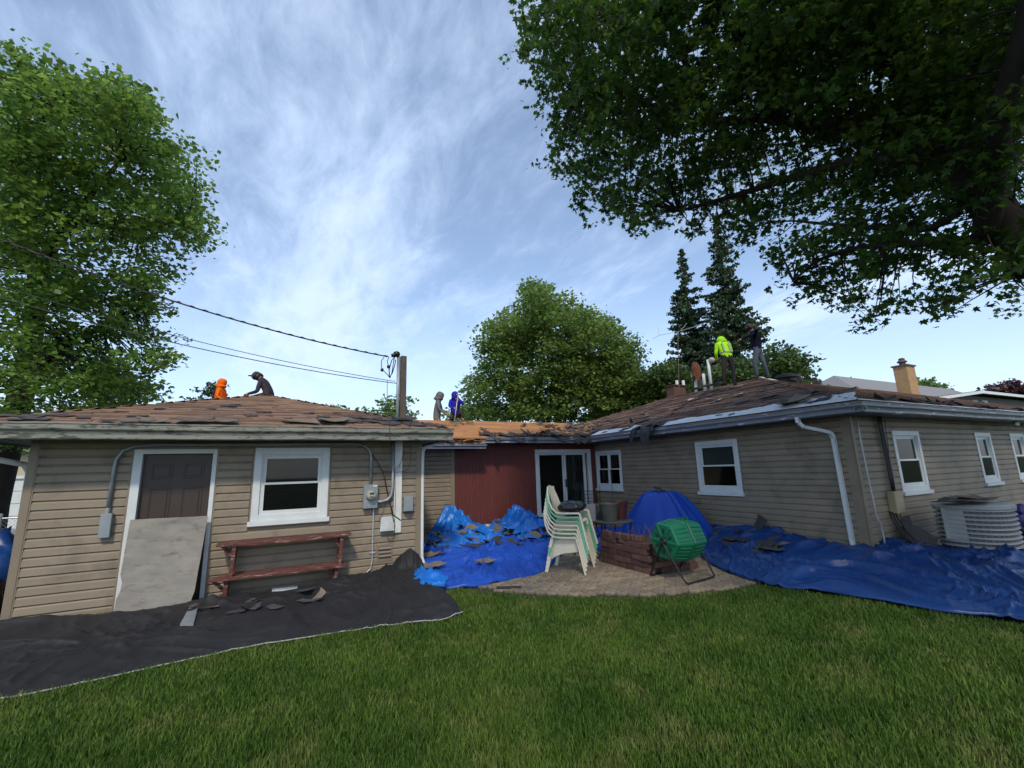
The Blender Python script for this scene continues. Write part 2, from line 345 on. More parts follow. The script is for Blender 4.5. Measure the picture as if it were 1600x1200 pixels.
# ------------------------------------------------------------ building helpers
CB = .1143
_sc = {}
def siding(parent, fr, key, u0, u1, zb, nc, ztop, holes=()):
    for i in range(nc):
        z = zb+i*CB; h = min(CB, ztop-z)
        if h < .02: break
        iv = [(u0, u1)]; zc = z+h/2
        for (a, b, c, d) in holes:
            if c < zc < d:
                ni = []
                for (p, q) in iv:
                    if b <= p or a >= q: ni.append((p, q)); continue
                    if a > p: ni.append((p, a))
                    if b < q: ni.append((b, q))
                iv = ni
        for (p, q) in iv:
            if q-p < .03: continue
            ln = round(q-p, 3); k = (key, ln, round(h, 3))
            if k not in _sc:
                mb = MB(fr.to_3x3().to_4x4()); pr = [(0.001, 0), (.028, 0), (.027, .008), (.024, .078), (.006, .099), (.002, .101), (.002, .1143)]
                pr = [(n_, min(zz, h)) for n_, zz in pr]
                n = len(pr); nn = max(1, int(ln/.8)); vs = []
                for kx in range(nn+1):
                    for n_, zz in pr: vs.append((ln*kx/nn, n_+beznoise((kx*1.3+ln*9, zz*5), 1.0)*.0012, zz))
                fs = [(a*n+b, (a+1)*n+b, (a+1)*n+b+1, a*n+b+1) for a in range(nn) for b in range(n-1)]
                fs += [tuple(range(n)), tuple(nn*n+t for t in range(n))[::-1]]
                mb.add(vs, fs); o = link('siding_panel', mb, SID, parent, local=True, recalc=True); _sc[k] = o.data; bpy.data.objects.remove(o)
            inst('siding_panel', _sc[k], fr@Vector((p, 0, z)), parent)
def backing(parent, fr, u0, u1, z0, z1, holes=(), name='wall', mat=None, n0=-.14, n1=0.0):
    us = sorted({u0, u1, *[h[0] for h in holes], *[h[1] for h in holes]}); zs = sorted({z0, z1, *[h[2] for h in holes], *[h[3] for h in holes]})
    mb = MB(fr)
    for a, b in zip(us, us[1:]):
        for c, d in zip(zs, zs[1:]):
            m_ = ((a+b)/2, (c+d)/2)
            if any(h[0] < m_[0] < h[1] and h[2] < m_[1] < h[3] for h in holes): continue
            mb.box((a, n0, c), (b, n1, d))
    return link(name, mb, mat or SIDC, parent)
def frame4(mb, u0, u1, z0, z1, w, n0, n1, wb=None, wt=None):
    wb = w if wb is None else wb; wt = w if wt is None else wt
    mb.box((u0, n0, z0), (u0+w, n1, z1)); mb.box((u1-w, n0, z0), (u1, n1, z1)); mb.box((u0+w, n0, z1-wt), (u1-w, n1, z1)); mb.box((u0+w, n0, z0), (u1-w, n1, z0+wb))
def window(parent, fr, u0, u1, z0, z1, blind=0, cols=1, cw=.085, shade=False):
    mb = MB(fr); frame4(mb, u0, u1, z0+.07, z1, cw, -.02, .035, wb=.09)
    w = link('window', mb, WHT, parent, bevel=.004)
    mb = MB(fr); mb.box((u0-.035, .0, z0), (u1+.035, .075, z0+.07)); link('sill', mb, WHT, w, bevel=.006)
    mb = MB(fr); mb.box((u0-.02, .0, z0-.018), (u1+.02, .024, z0-.001)); mb.box((u0-.022, .0, z0), (u0-.001, .024, z1+.02)) ; mb.box((u1+.001, .0, z0+.08), (u1+.022, .024, z1+.02)); mb.box((u0-.001, .0, z1+.001), (u1+.001, .024, z1+.02)); link('siding_channel', mb, SIDC, w)
    iu0, iu1, iz0, iz1 = u0+cw, u1-cw, z0+.16, z1-cw; step = (iu1-iu0)/cols
    mb = MB(fr); frame4(mb, iu0+.001, iu1-.001, iz0+.001, iz1-.001, .022, -.05, .012); link('jamb', mb, WHT, w)
    if cols == 2:
        c = (iu0+iu1)/2; mb = MB(fr); mb.box((c-.03, -.05, iz0+.023), (c+.03, .016, iz1-.023)); link('mullion', mb, WHT, w)
    for k in range(cols):
        a = iu0+.024 if k == 0 else (iu0+iu1)/2+.031; b = iu1-.024 if k == cols-1 else (iu0+iu1)/2-.031
        zm = iz0+(iz1-iz0)*.5; s = .042 if cols == 1 else .028
        mb = MB(fr); frame4(mb, a, b, zm-.005, iz1-.024, s, -.040, -.012, wb=.03); link('sash', mb, WHT, w)
        mb = MB(fr); mb.box((a+s, -.028, zm+.025), (b-s, -.024, iz1-.024-s)); link('pane', mb, GLS, w)
        mb = MB(fr); frame4(mb, a, b, iz0+.024, zm+.02, s*.75, -.010, .010, wb=.035, wt=.028); link('sash', mb, WHT, w)
        mb = MB(fr); mb.box((a+s*.75, -.002, iz0+.059), (b-s*.75, .002, zm-.008)); link('pane', mb, GLS, w)
        if blind:
            mb = MB(fr); zz = iz1-.05
            while zz > (iz0+.05 if blind == 2 else zm+.03):
                mb.add([(a+.03, -.075, zz), (b-.03, -.075, zz), (b-.03, -.058, zz-.017), (a+.03, -.058, zz-.017)], [(0, 1, 2, 3)]); zz -= .022
            link('blind', mb, BLIND, w, recalc=False)
        if shade:
            mb = MB(fr); mb.box((a+.02, -.075, zm-.02), (b-.02, -.07, iz1-.04)); link('shade', mb, SHADE, w)
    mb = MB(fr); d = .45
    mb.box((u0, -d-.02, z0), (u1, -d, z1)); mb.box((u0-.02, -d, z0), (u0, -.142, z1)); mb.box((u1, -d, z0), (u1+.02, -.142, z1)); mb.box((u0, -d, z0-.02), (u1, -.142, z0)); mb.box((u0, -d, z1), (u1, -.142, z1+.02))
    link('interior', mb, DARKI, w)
    return w
def gutter(parent, A, B, out, z0, h, mat, fascia=True, name='gutter', ends=True):
    """K-style gutter from A to B (xy), out = outward unit vector"""
    A = Vector((A[0], A[1], z0)); B = Vector((B[0], B[1], z0)); out = Vector((out[0], out[1], 0)); s = h/.2
    prof = [(0, 0.01), (.070, 0.01), (.078, .02), (.078, .085), (.074, .095), (.115, .118), (.122, .13), (.122, .178), (.132, .186), (.132, .2), (.120, .2), (.112, .19), (.100, .13), (.066, .03), (.01, .03), (.01, .2), (0, .2)]
    n = len(prof); L_ = (B-A).length; k = max(2, int(L_/.5)); mb = MB(); vs = []
    for i in range(k+1):
        p = A.lerp(B, i/k); dz = beznoise((p.x, p.y, 0), .8, 3)*.012
        for o_, z in prof: vs.append(p+out*(o_)+Vector((0, 0, z*s+dz)))
    fs = [(i*n+j, i*n+(j+1) % n, (i+1)*n+(j+1) % n, (i+1)*n+j) for i in range(k) for j in range(n)]+[tuple(range(n)), tuple(k*n+j for j in range(n))[::-1]]
    mb.add(vs, fs); return link(name, mb, mat, parent)
def scrap_mesh(size=.3, curl=.3, seed=None, n=5):
    """torn asphalt shingle piece, local frame z up"""
    L_ = size*rnd(.7, 1.3); Wd = size*rnd(.35, .7); mb = MB(); nx, ny = 5, 3; vs = []
    jx = [[rnd(-.12, .12)*size for _ in range(nx)] for _ in range(ny)]; jy = [[rnd(-.10, .10)*size for _ in range(nx)] for _ in range(ny)]
    c1, c2, c3 = rnd(-curl, curl), rnd(-curl, curl)*.7, rnd(0, curl)
    for t in (0, -.005):
        for j in range(ny):
            for i in range(nx):
                x = (i/(nx-1)-.5)*L_+jx[j][i]; y = (j/(ny-1)-.5)*Wd+jy[j][i]
                z = .012+c3*x*x/size*1.4+c1*x*y/size*2+abs(c2)*y*y/size*2
                vs.append((x, y, z+t))
    m_ = nx*ny; fs = []
    for j in range(ny-1):
        for i in range(nx-1):
            a = j*nx+i; fs.append((a, a+1, a+nx+1, a+nx)); fs.append((m_+a, m_+a+nx, m_+a+nx+1, m_+a+1))
    bd = [i for i in range(nx)]+[j*nx+nx-1 for j in range(1, ny)]+[(ny-1)*nx+i for i in range(nx-2, -1, -1)]+[j*nx for j in range(ny-2, 0, -1)]
    for a, b in zip(bd, bd[1:]+bd[:1]): fs.append((a, m_+a, m_+b, b))
    mb.add(vs, fs); return mb
SCR = []
for k in range(16):
    mb = scrap_mesh(.30, .35 if k % 3 else .9); o = link('shingle', mb, SHG, None, local=True); SCR.append(o.data); bpy.data.objects.remove(o)
SCRF = []
for k in range(8):
    mb = scrap_mesh(.30, .07); o = link('shingle', mb, SHG, None, local=True); SCRF.append(o.data); bpy.data.objects.remove(o)
SCRB = []
for k in range(5):
    mb = scrap_mesh(.30, .25); o = link('shingle', mb, SHGB, None, local=True); SCRB.append(o.data); bpy.data.objects.remove(o)
def scrap_at(p, nrm, size, parent=None, mesh=None, rz=None, tilt=.12, name='shingle'):
    me = mesh or (random.choice(SCR)); n_ = Vector(nrm).normalized()
    q = n_.to_track_quat('Z', 'Y').to_matrix()@Matrix.Rotation(rnd(0, 6.28) if rz is None else rz, 3, 'Z')@Matrix.Rotation(rnd(-tilt, tilt), 3, 'X')
    o = inst(name, me, p, parent, q.to_euler()); s = size/.3; o.scale = (s, s, s); return o
def roof_rows(parent, eL, eR, tL, tR, mat, pitch=.15, skip=.2, seg=(.25, 1.0), t0=0, th=.012, name='shingle_course', jit=.02, lift=.006, solo=False):
    al = MB()
    """rows of ragged slabs between eave line eL..eR and top line tL..tR"""
    eL, eR, tL, tR = map(Vector, (eL, eR, tL, tR)); nrm = (eR-eL).cross(tL-eL)
    nrm = ((eR-eL).cross((tL+tR)/2-(eL+eR)/2)).normalized()
    if nrm.z < 0: nrm = -nrm
    H = ((tL+tR)/2-(eL+eR)/2); along = (eR-eL).normalized(); up = (H-along*H.dot(along)); n = int(up.length/pitch); up.normalize()
    for r in range(t0, n):
        a = eL.lerp(tL, r/n); b = eR.lerp(tR, r/n); L_ = (b-a).length
        if L_ < .15: continue
        mb = MB(); x = 0; d = (b-a)/L_
        while x < L_:
            w = min(rnd(*seg), L_-x)
            if random.random() > skip and w > .05:
                j = [rnd(-jit, jit) for _ in range(4)]; hh = rnd(.6, 1)*th
                p0 = a+d*x+up*j[0]; p1 = a+d*(x+w-.004)+up*j[1]; pm = (p0+p1)/2+up*rnd(-jit, jit)*1.6
                q0 = a+d*x+up*(pitch*.98+j[2]*.3); q1 = a+d*(x+w-.004)+up*(pitch*.98+j[3]*.3)
                bo = nrm*(lift*.2); hi = nrm*(lift+hh); lo = nrm*(lift+hh*.25)
                vs = [p0+bo, pm+bo, p1+bo, q1+bo, q0+bo, p0+hi, pm+hi*rnd(.9, 1.3), p1+hi, q1+lo, q0+lo]
                mb.add(vs, [(5, 6, 7, 8, 9), (0, 1, 6, 5), (1, 2, 7, 6), (2, 3, 8, 7), (3, 4, 9, 8), (4, 0, 5, 9)])
                if solo: link(name, mb, mat, parent); mb = MB()
            x += w
        if mb.f and not solo: al.v and None; b0 = len(al.v); al.v += mb.v; al.f += [[b0+q for q in f] for f in mb.f]; al.mi += mb.mi
    if al.f: o_ = link('shingle_layer', al, mat, parent); o_['kind'] = 'stuff'
    return nrm

# ------------------------------------------------------------ GARAGE
GX0, GX1 = -3.02, 2.10
gar = thing('garage', 'low tan vinyl sided garage with brown hipped roof and a door blocked by plywood', 'garage', (-.46, 10.4, 0))
D1 = (-1.96, -.98, 0.0, 2.14); Wn1 = (-.49, .58, .98, 2.15)
def grow(h, a): return (h[0]-a, h[1]+a, h[2]-a, h[3]+a)
h_s = [(D1[0]-.02, D1[1]+.02, -1, 2.16), (Wn1[0]-.03, Wn1[1]+.03, Wn1[2]-.02, Wn1[3]+.02)]
backing(gar, FW1, GX0, GX1, 0, 2.4, [D1, (Wn1[0], Wn1[1], Wn1[2]+.02, Wn1[3])])
siding(gar, FW1, 'w1', GX0+.09, GX1-.09, .0075, 21, 2.36, h_s)
for (a, b) in ((GX0-.01, GX0+.09), (GX1-.09, GX1+.02)):
    mb = MB(FW1); mb.box((a, .001, 0), (b, .030, 2.36)); mb.box((a+.015, .030, 0), (b-.015, .036, 2.36)); link('corner_trim', mb, SIDC, gar)
mb = MB(); mb.box((GX0, 8.1, 0), (GX0+.12, 13.0, 2.4)); mb.box((GX1-.12, 8.1, 0), (GX1, 11.6, 2.4)); mb.box((GX0+.12, 12.9, 0), (3.9, 13.0, 2.4)); link('wall', mb, SIDC, gar)
# rear bump wall facing camera
backing(gar, FW2, GX1, 3.93, 0, 2.4)
siding(gar, FW2, 'w2', GX1+.001, 3.83, -.05, 21, 2.30)
mb = MB(FW2); mb.box((3.83, .001, 0), (3.94, .034, 2.30)); link('corner_trim', mb, SIDC, gar)
# door
mb = MB(FW1); u0, u1, zt = D1[0], D1[1], D1[3]
mb.box((u0, -.10, 0), (u0+.10, .034, zt)); mb.box((u1-.055, -.10, 0), (u1, .034, zt)); mb.box((u0+.10, -.10, zt-.065), (u1-.055, .034, zt))
door = link('door', mb, WHT, gar, bevel=.003)
mb = MB(FW1); mb.box((u0-.025, .0, 0), (u0-.001, .026, zt+.02)); mb.box((u1+.001, .0, 0), (u1+.025, .026, zt+.02)); link('siding_channel', mb, SIDC, door)
mb = MB(FW1); a, b = u0+.102, u1-.057; mb.box((a, -.075, .02), (b, -.045, zt-.067)); link('door_leaf', mb, DOORM, door)
for k in range(2):
    cx = a+(b-a)*(.27 if k == 0 else .73); pw = .125
    for (c, d) in ((1.72, 1.93), (1.0, 1.60), (.2, .88)):
        mb = MB(FW1); frame4(mb, cx-pw, cx+pw, c, d, .022, -.046, -.037); mb.box((cx-pw+.04, -.046, c+.04), (cx+pw-.04, -.036, d-.04)); link('door_panel', mb, DOORM, door, bevel=.003)
mb = MB(FW1); mb.box((a, -.12, 0), (b, .05, .02)); link('threshold', mb, MET, door)
window(gar, FW1, Wn1[0], Wn1[1], Wn1[2], Wn1[3], blind=2, cw=.10)
# eaves
mb = MB(); mb.box((-3.47, 7.50, 2.262), (2.42, 7.959, 2.274)); mb.box((-3.47, 7.962, 2.262), (GX0-.02, 13.2, 2.274)); mb.box((GX1+.03, 7.962, 2.262), (2.42, 10.9, 2.274))
for i in range(24): mb.box((-3.46+i*.245, 7.51, 2.256), (-3.44+i*.245, 7.94, 2.262))
link('soffit', mb, SOF, gar)
mb = MB(); mb.box((-3.50, 7.455, 2.235), (2.45, 7.495, 2.40)); mb.box((-3.50, 7.497, 2.235), (-3.475, 13.4, 2.40)); mb.box((2.425, 7.497, 2.235), (2.45, 11.0, 2.40)); link('fascia', mb, GUT, gar)
gutter(gar, (-3.56, 7.452), (2.52, 7.452), (0, -1), 2.225, .215, GUT)
gutter(gar, (2.455, 7.5), (2.455, 10.8), (1, 0), 2.225, .215, GUT)
S = .318; AP = Vector((-.525, 10.43, 2.445+S*2.98))
eav = [Vector((-3.52, 7.42, 2.445)), Vector((2.47, 7.42, 2.445)), Vector((2.47, 13.44, 2.445)), Vector((-3.52, 13.44, 2.445))]
mb = MB()
mb.add([v for v in eav]+[AP]+[v-Vector((0, 0, .04)) for v in eav], [(0, 1, 4), (1, 2, 4), (2, 3, 4), (3, 0, 4), (5, 8, 7, 6), (0, 5, 6, 1), (1, 6, 7, 2), (2, 7, 8, 3), (3, 8, 5, 0)])
groof = link('roof', mb, ROOFB, gar)
gn = roof_rows(groof, eav[0], eav[1], AP, AP, ROWB, pitch=.12, skip=.14, seg=(.2, 1.1), t0=1, th=.008, jit=.014)
roof_rows(groof, eav[1], eav[2], AP, AP, ROWB, pitch=.145, skip=.2, seg=(.4, 1.6))
roof_rows(groof, eav[3], eav[0], AP, AP, ROWB, pitch=.145, skip=.2, seg=(.4, 1.6))
def on_g(px, py):  # point on garage front roof face seen at pixel
    d = ray(px, py); o_ = eav[0]; t = (o_-EYE).dot(gn)/d.dot(gn); return EYE+d*t
for (px, py, s) in [(20, 652, .5), (48, 653, .45), (75, 651, .5), (100, 652, .4), (60, 657, .5), (130, 655, .35), (30, 657, .4), (215, 652, .45), (165, 660, .3), (330, 640, .3), (357, 636, .4), (366, 634, .3), (345, 656, .4), (395, 651, .4), (412, 645, .35), (387, 649, .28), (420, 651, .3), (365, 656, .35), (483, 647, .35), (505, 653, .4), (527, 648, .25), (560, 655, .5), (545, 652, .4), (580, 656, .55), (600, 657, .5), (620, 661, .5), (640, 662, .5), (660, 663, .4), (590, 661, .5), (610, 664, .6), (645, 665, .6), (675, 665, .5), (500, 658, .5), (520, 660, .5), (540, 660, .6), (485, 659, .4), (255, 663, .35), (262, 664, .25), (285, 663, .3), (475, 629, .25), (430, 635, .2), (300, 630, .22), (250, 640, .25), (450, 655, .25), (190, 645, .25), (570, 659, .5), (555, 661, .5), (630, 659, .5), (655, 666, .5), (690, 667, .4)]:
    scrap_at(on_g(px, py)+gn*.016, gn, s*rnd(.38, .6), groof, random.choice(SCRF), tilt=.03, rz=rnd(-.5, .5)+(pi if random.random() < .5 else 0))
for px in (215, 300, 470, 520, 240, 350): 
    scrap_at(on_g(px, 662)+gn*.03, gn, .4, groof, random.choice(SCRB), tilt=.04, rz=rnd(-.2, .2))
mb = MB(); mb.tube([(GX0-.42, 7.75, 2.25), (GX0-.40, 7.75, 2.12), (GX0-.33, 7.82, 2.04), (GX0-.1, 8.1, 1.96), (GX0-.06, 8.15, 1.85), (GX0-.05, 8.15, .1)], .038, 8); link('downspout', mb, WHTD, gar, smooth=True)
mb = MB(); mb.tube([(2.40, 8.0, 2.24), (2.36, 8.0, 2.19), (2.20, 7.98, 2.15), (2.145, 7.95, 2.08), (2.135, 7.94, 1.9), (2.135, 7.94, .28), (2.16, 7.9, .16), (2.25, 7.8, .1)], [.03]*8, 8); link('downspout', mb, WHT, gar, smooth=True)
# low rear gutter with rotten eave between garage and breezeway
mb = MB(); mb.box((2.0, 10.95, 2.30), (4.55, 11.45, 2.315)); link('soffit', mb, SOF, gar)
mb = MB(); mb.box((2.4, 10.92, 2.27), (4.58, 10.948, 2.40)); link('fascia', mb, GUTW, gar)
gutter(gar, (2.35, 10.915), (4.62, 10.915), (0, -1), 2.265, .125, GUTW)
mb = MB(); mb.prism([(2.2, 10.85, 2.40), (4.6, 10.85, 2.40), (4.6, 11.9, 2.66), (2.2, 11.9, 2.66)], (0, 0, 0), (0, 0, .02)); link('low_roof', mb, DECK, gar)
mb = MB()
for i in range(14):
    x = rnd(2.9, 4.45); y = rnd(10.88, 11.2); z = 2.43+(y-10.85)*.25; s = rnd(.08, .2); r = Matrix.Rotation(rnd(0, 6), 3, 'Z')@Matrix.Rotation(rnd(-.5, .5), 3, 'X')
    mb.box((x-s, y-s*.5, z), (x+s, y+s*.5, z+rnd(.01, .05)), r)
link('splintered_board', mb, DECK, gar)
for i in range(16): scrap_at((rnd(2.6, 4.5), rnd(10.85, 11.1), 2.45+rnd(0, .05)), (0, -.3, 1), rnd(.2, .35), gar, name='shingle')

# ------------------------------------------------------------ BREEZEWAY
brz = thing('breezeway', 'dark red board walled breezeway with stripped orange roof deck', 'building', (6.2, 12.6, 0))
SD = (6.42, 8.40, .34, 2.26)
backing(brz, FW2, 3.95, 8.58, 0, 2.56, [SD], mat=DARKI)
x = 3.952; bw = .1005; me1 = None
while x < SD[0]-.01:
    w = min(bw-.0025, SD[0]-.004-x)
    if me1 is None or w < bw-.01:
        mb = MB(); mb.box((0, -.020, .05), (w, -.001, 2.44)); o = link('board', mb, REDP, brz, local=True, bevel=.0015); mesh_ = o.data; bpy.data.objects.remove(o)
        if me1 is None: me1 = mesh_
    inst('board', mesh_ if w < bw-.01 else me1, (x, 11.45, 0), brz); x += bw
x = SD[0]
while x < 8.56:
    z0 = 2.265 if x < SD[1]-.02 else .05; w = min(bw-.006, 8.565-x)
    if x < SD[1] < x+w: w = SD[1]-x-.002
    mb = MB(); mb.box((x, 11.43, z0), (x+w, 11.449, 2.44)); link('board', mb, REDP, brz, bevel=.003); x += w+.006
mb = MB(); mb.box((3.98, 11.422, .0), (6.38, 11.449, .05)); link('base_board', mb, REDP, brz)
mb = MB(FW2); frame4(mb, SD[0], SD[1], SD[2], SD[3], .11, -.06, .04, wb=.05); sdo = link('sliding_door', mb, WHT, brz, bevel=.004)
a, b = SD[0]+.112, SD[1]-.112; c = (a+b)/2-.02; z0, z1 = SD[2]+.052, SD[3]-.112
mb = MB(FW2); frame4(mb, a, c+.03, z0, z1, .05, -.045, -.02); link('door_sash', mb, WHT, sdo); mb = MB(FW2); mb.box((a+.05, -.034, z0+.05), (c-.02, -.030, z1-.05)); link('pane', mb, GLS, sdo)
mb = MB(FW2); frame4(mb, c+.035, b-.12, z0, z1, .055, -.015, .012); link('door_sash', mb, WHT, sdo); mb = MB(FW2); mb.box((c+.09, -.004, z0+.055), (b-.175, 0, z1-.055)); link('pane', mb, GLS, sdo)
mb = MB(FW2); mb.box((b-.115, -.05, z0), (b-.09, .02, z1)); link('screen_rail', mb, WHT, sdo)
mb = MB(FW2); mb.box((c+.04, .012, z0+.75), (c+.065, .045, z0+.98)); link('handle', mb, BLKM, sdo)
mb = MB(FW2)
for i in range(11):
    x = c+.12+i*.062; mb.add([(x, -.10, z0+.03), (x+.05, -.13, z0+.03), (x+.05, -.13, z1-.03), (x, -.10, z1-.03)], [(0, 1, 2, 3)])
link('vertical_blind', mb, CURT, sdo, recalc=False)
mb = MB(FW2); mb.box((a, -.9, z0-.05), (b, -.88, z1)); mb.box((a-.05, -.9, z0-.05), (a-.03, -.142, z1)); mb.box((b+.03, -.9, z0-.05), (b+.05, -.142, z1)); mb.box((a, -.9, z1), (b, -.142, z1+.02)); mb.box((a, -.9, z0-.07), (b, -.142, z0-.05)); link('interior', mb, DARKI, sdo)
mb = MB(FW2); mb.lathe([(.0, 0), (.2, 0), (.24, .3), (.16, .75), (.0, .8)], (a+.35, -.55, z0-.04), 12); link('chair_back', mb, M('navy_seat', (.02, .03, .08), .8), sdo, smooth=True)
# eave
mb = MB(); mb.box((4.5, 11.0, 2.445), (8.55, 11.449, 2.457)); link('soffit', mb, SOF, brz)
mb = MB(); mb.box((4.5, 10.97, 2.42), (8.3, 10.998, 2.56)); link('fascia', mb, GUTW, brz)
gutter(brz, (4.62, 10.965), (8.2, 10.965), (0, -1), 2.41, .155, GUTW)
RZ = 3.27; RYr = 13.2; bs = (RZ-2.58)/(RYr-10.93)
mb = MB(); mb.add([(0.5, 10.93, 2.58), (9.5, 10.93, 2.58), (9.5, RYr, RZ), (-.6, RYr, RZ), (-.6, 16, 2.4), (9.5, 16, 2.4), (.5, 10.93, 2.54), (9.5, 10.93, 2.54)], [(0, 1, 2, 3), (3, 2, 5, 4), (6, 7, 1, 0)]); broof = link('roof', mb, DECK, brz)
roof_rows(broof, (2.3, 10.95, 2.583), (8.7, 10.95, 2.583), (-.5, RYr-.01, RZ), (11.2, RYr-.01, RZ), DECK, pitch=.19, skip=.0, seg=(1.2, 3.0), name='deck_board', jit=.004, th=.006, lift=.002, solo=True)
bn = Vector((0, -bs, 1)).normalized()
for i in range(150):
    x = rnd(4.6, 10.5); t = rnd(0, 1)
    if i < 60: t = rnd(0, .10); x = rnd(4.5, 8.3)
    elif x < 7.2 or random.random() > (x-5)/5: 
        if random.random() < .85: continue
    y = 10.93+t*2.2
    scrap_at((x, y, 2.60+(y-10.93)*bs+.02), bn, rnd(.16, .38), broof, tilt=.25 if i < 60 else .05)
for i in range(60):
    y = 10.95+rnd(0, 1)*2.2; x = 7.6+(y-10.95)*1.0+rnd(-.9, .6)
    scrap_at((x, y, 2.60+(y-10.93)*bs+.02), bn, rnd(.12, .32), broof, random.choice(SCRB if i % 2 else SCR), tilt=.05)
for i in range(7):
    x = (7.55, 6.1, 4.9, 7.0, 8.05, 5.6, 7.62)[i]
    scrap_at((x, 10.86, 2.54), (0, -1, .5), rnd(.3, .42), broof, tilt=.3)
mb = MB(); mb.box((4.6, 10.93, 2.575), (8.3, 11.02, 2.590), Matrix.Rotation(0.2, 3, 'X')); link('drip_edge', mb, WHS, broof)

# ------------------------------------------------------------ HOUSE
hou = thing('house', 'tan vinyl sided house wing with half stripped brown roof and air conditioner at its end', 'house', (12.5, 10, 0))
ex, ey, ez = 8.08, 3.78, 2.62; hs = .333
W32 = (-7.52, -6.40, 1.0, 2.21); W31 = (-11.40, -10.20, .99, 2.18)
backing(hou, FW3, -17, -4.25, 0, 2.55, [(w[0], w[1], w[2]+.02, w[3]) for w in (W31, W32)])
siding(hou, FW3, 'w3', -11.43, -4.35, .117, 21, 2.44, [(w[0]-.03, w[1]+.03, w[2]-.02, w[3]+.02) for w in (W31, W32)])
window(hou, FW3, *W31, cols=2); window(hou, FW3, *W32, shade=True)
W4s = [(9.97, 10.98, 1.02, 2.2), (13.5, 14.32, 1.04, 2.2), (15.44, 16.3, 1.04, 2.2), (18.5, 19.4, 1.04, 2.2)]
backing(hou, FW4, 8.61, 24, 0, 2.55, [(w[0], w[1], w[2]+.02, w[3]) for w in W4s])
siding(hou, FW4, 'w4', 8.72, 23.9, .117, 21, 2.44, [(w[0]-.03, w[1]+.03, w[2]-.02, w[3]+.02) for w in W4s])
for i, w in enumerate(W4s): window(hou, FW4, *w, shade=(i == 0))
mb = MB(); mb.box((8.565, 4.215, 0), (8.70, 4.249, 2.44)); mb.box((8.565, 4.2495, 0), (8.599, 4.35, 2.44)); mb.box((8.585, 4.19, 0), (8.66, 4.2149, 2.44)); link('corner_trim', mb, SIDC, hou)
mb = MB(); mb.box((8.61, 4.2, 0), (24, 4.249, .115)); mb.box((8.575, 4.3, 0), (8.599, 11.4, .115)); link('foundation', mb, CONC, hou)
mb = MB(); mb.box((23.9, 4.26, 0), (24, 13, 2.5)); mb.box((8.6, 16.9, 0), (17, 17, 2.5)); link('wall', mb, SIDC, hou)
mb = MB(); mb.box((8.14, 3.85, 2.445), (8.599, 16.9, 2.457)); mb.box((8.601, 3.85, 2.445), (24.3, 4.249, 2.457)); link('soffit', mb, SOF, hou)
mb = MB(); mb.box((8.105, 3.82, 2.43), (8.13, 16.9, 2.58)); mb.box((8.131, 3.82, 2.43), (24.4, 3.845, 2.58)); link('fascia', mb, GUTW, hou)
gutter(hou, (8.10, 3.70), (8.10, 10.93), (-1, 0), 2.43, .165, GUTW)
gutter(hou, (7.98, 3.815), (24.4, 3.815), (0, -1), 2.43, .165, GUTW)
A_ = Vector((ex, ey, ez)); R1 = Vector((ex+5, ey+5, ez+5*hs)); R2 = Vector((ex+5, 12.3, ez+5*hs)); B_ = Vector((ex, 17.3, ez)); R3 = Vector((21.5, ey+5, ez+5*hs)); C_ = Vector((26.5, ey, ez))
mb = MB(); mb.add([A_, R1, R2, B_, R3, C_, (26.5, 13.8, ez), (18.1, 13.8, ez), (18.1, 17.3, ez), A_-Vector((0, 0, .04)), B_-Vector((0, 0, .04)), C_-Vector((0, 0, .04))],
                  [(0, 1, 2, 3), (0, 5, 4, 1), (5, 6, 4), (4, 6, 7, 1), (1, 7, 8, 2), (2, 8, 3), (0, 3, 10, 9), (0, 9, 11, 5)]); hroof = link('roof', mb, ROOFB, hou, recalc=False)
hn = roof_rows(hroof, A_, B_, R1, R2, ROWH, pitch=.15, skip=.14, seg=(.25, 1.3), t0=1, th=.018, jit=.03)
roof_rows(hroof, A_, C_, R1, R3, ROWH, pitch=.15, skip=.12, seg=(.6, 2.4), t0=1, th=.018)
def on_h(px, py): d = ray(px, py); t = (A_-EYE).dot(hn)/d.dot(hn); return EYE+d*t
# white strip along the eave with ragged upper edge
mb = MB(); vs = []; ns = 90; sl_ = Vector((1, 0, hs)).normalized()
for i in range(ns+1):
    y = 3.80+i*(10.9-3.80)/ns; w = .36+.16*noise.noise(Vector((y*2.2, 0, 3)))+.09*noise.noise(Vector((y*9, 0, 1)))
    if y < 5.6: w += .16
    w = max(.05, w)
    if y < 4.0: w = min(w, (y-3.78)*1.0+.02)
    p = Vector((ex-.005, y, ez)); vs += [p+hn*.02, p+sl_*w+hn*.045, p+sl_*w+hn*.004]
mb.add(vs, [(3*i, 3*i+3, 3*i+4, 3*i+1) for i in range(ns)]+[(3*i+1, 3*i+4, 3*i+5, 3*i+2) for i in range(ns)]); link('white_eave_strip', mb, WHS, hroof, recalc=False)
mb = MB(); vs = []; ns = 80
for i in range(ns+1):
    x = 8.1+i*.2; w = max(.03, .12+.10*noise.noise(Vector((x*1.7, 4, 3)))+.05*noise.noise(Vector((x*7, 0, 1)))); p = Vector((x, ey-.005, ez)); 
    vs += [p+Vector((0, 0, .014)), p+Vector((0, w, w*hs+.022))]
mb.add(vs, [(2*i, 2*i+2, 2*i+3, 2*i+1) for i in range(ns)]); link('white_eave_strip', mb, WHTD, hroof, recalc=False)
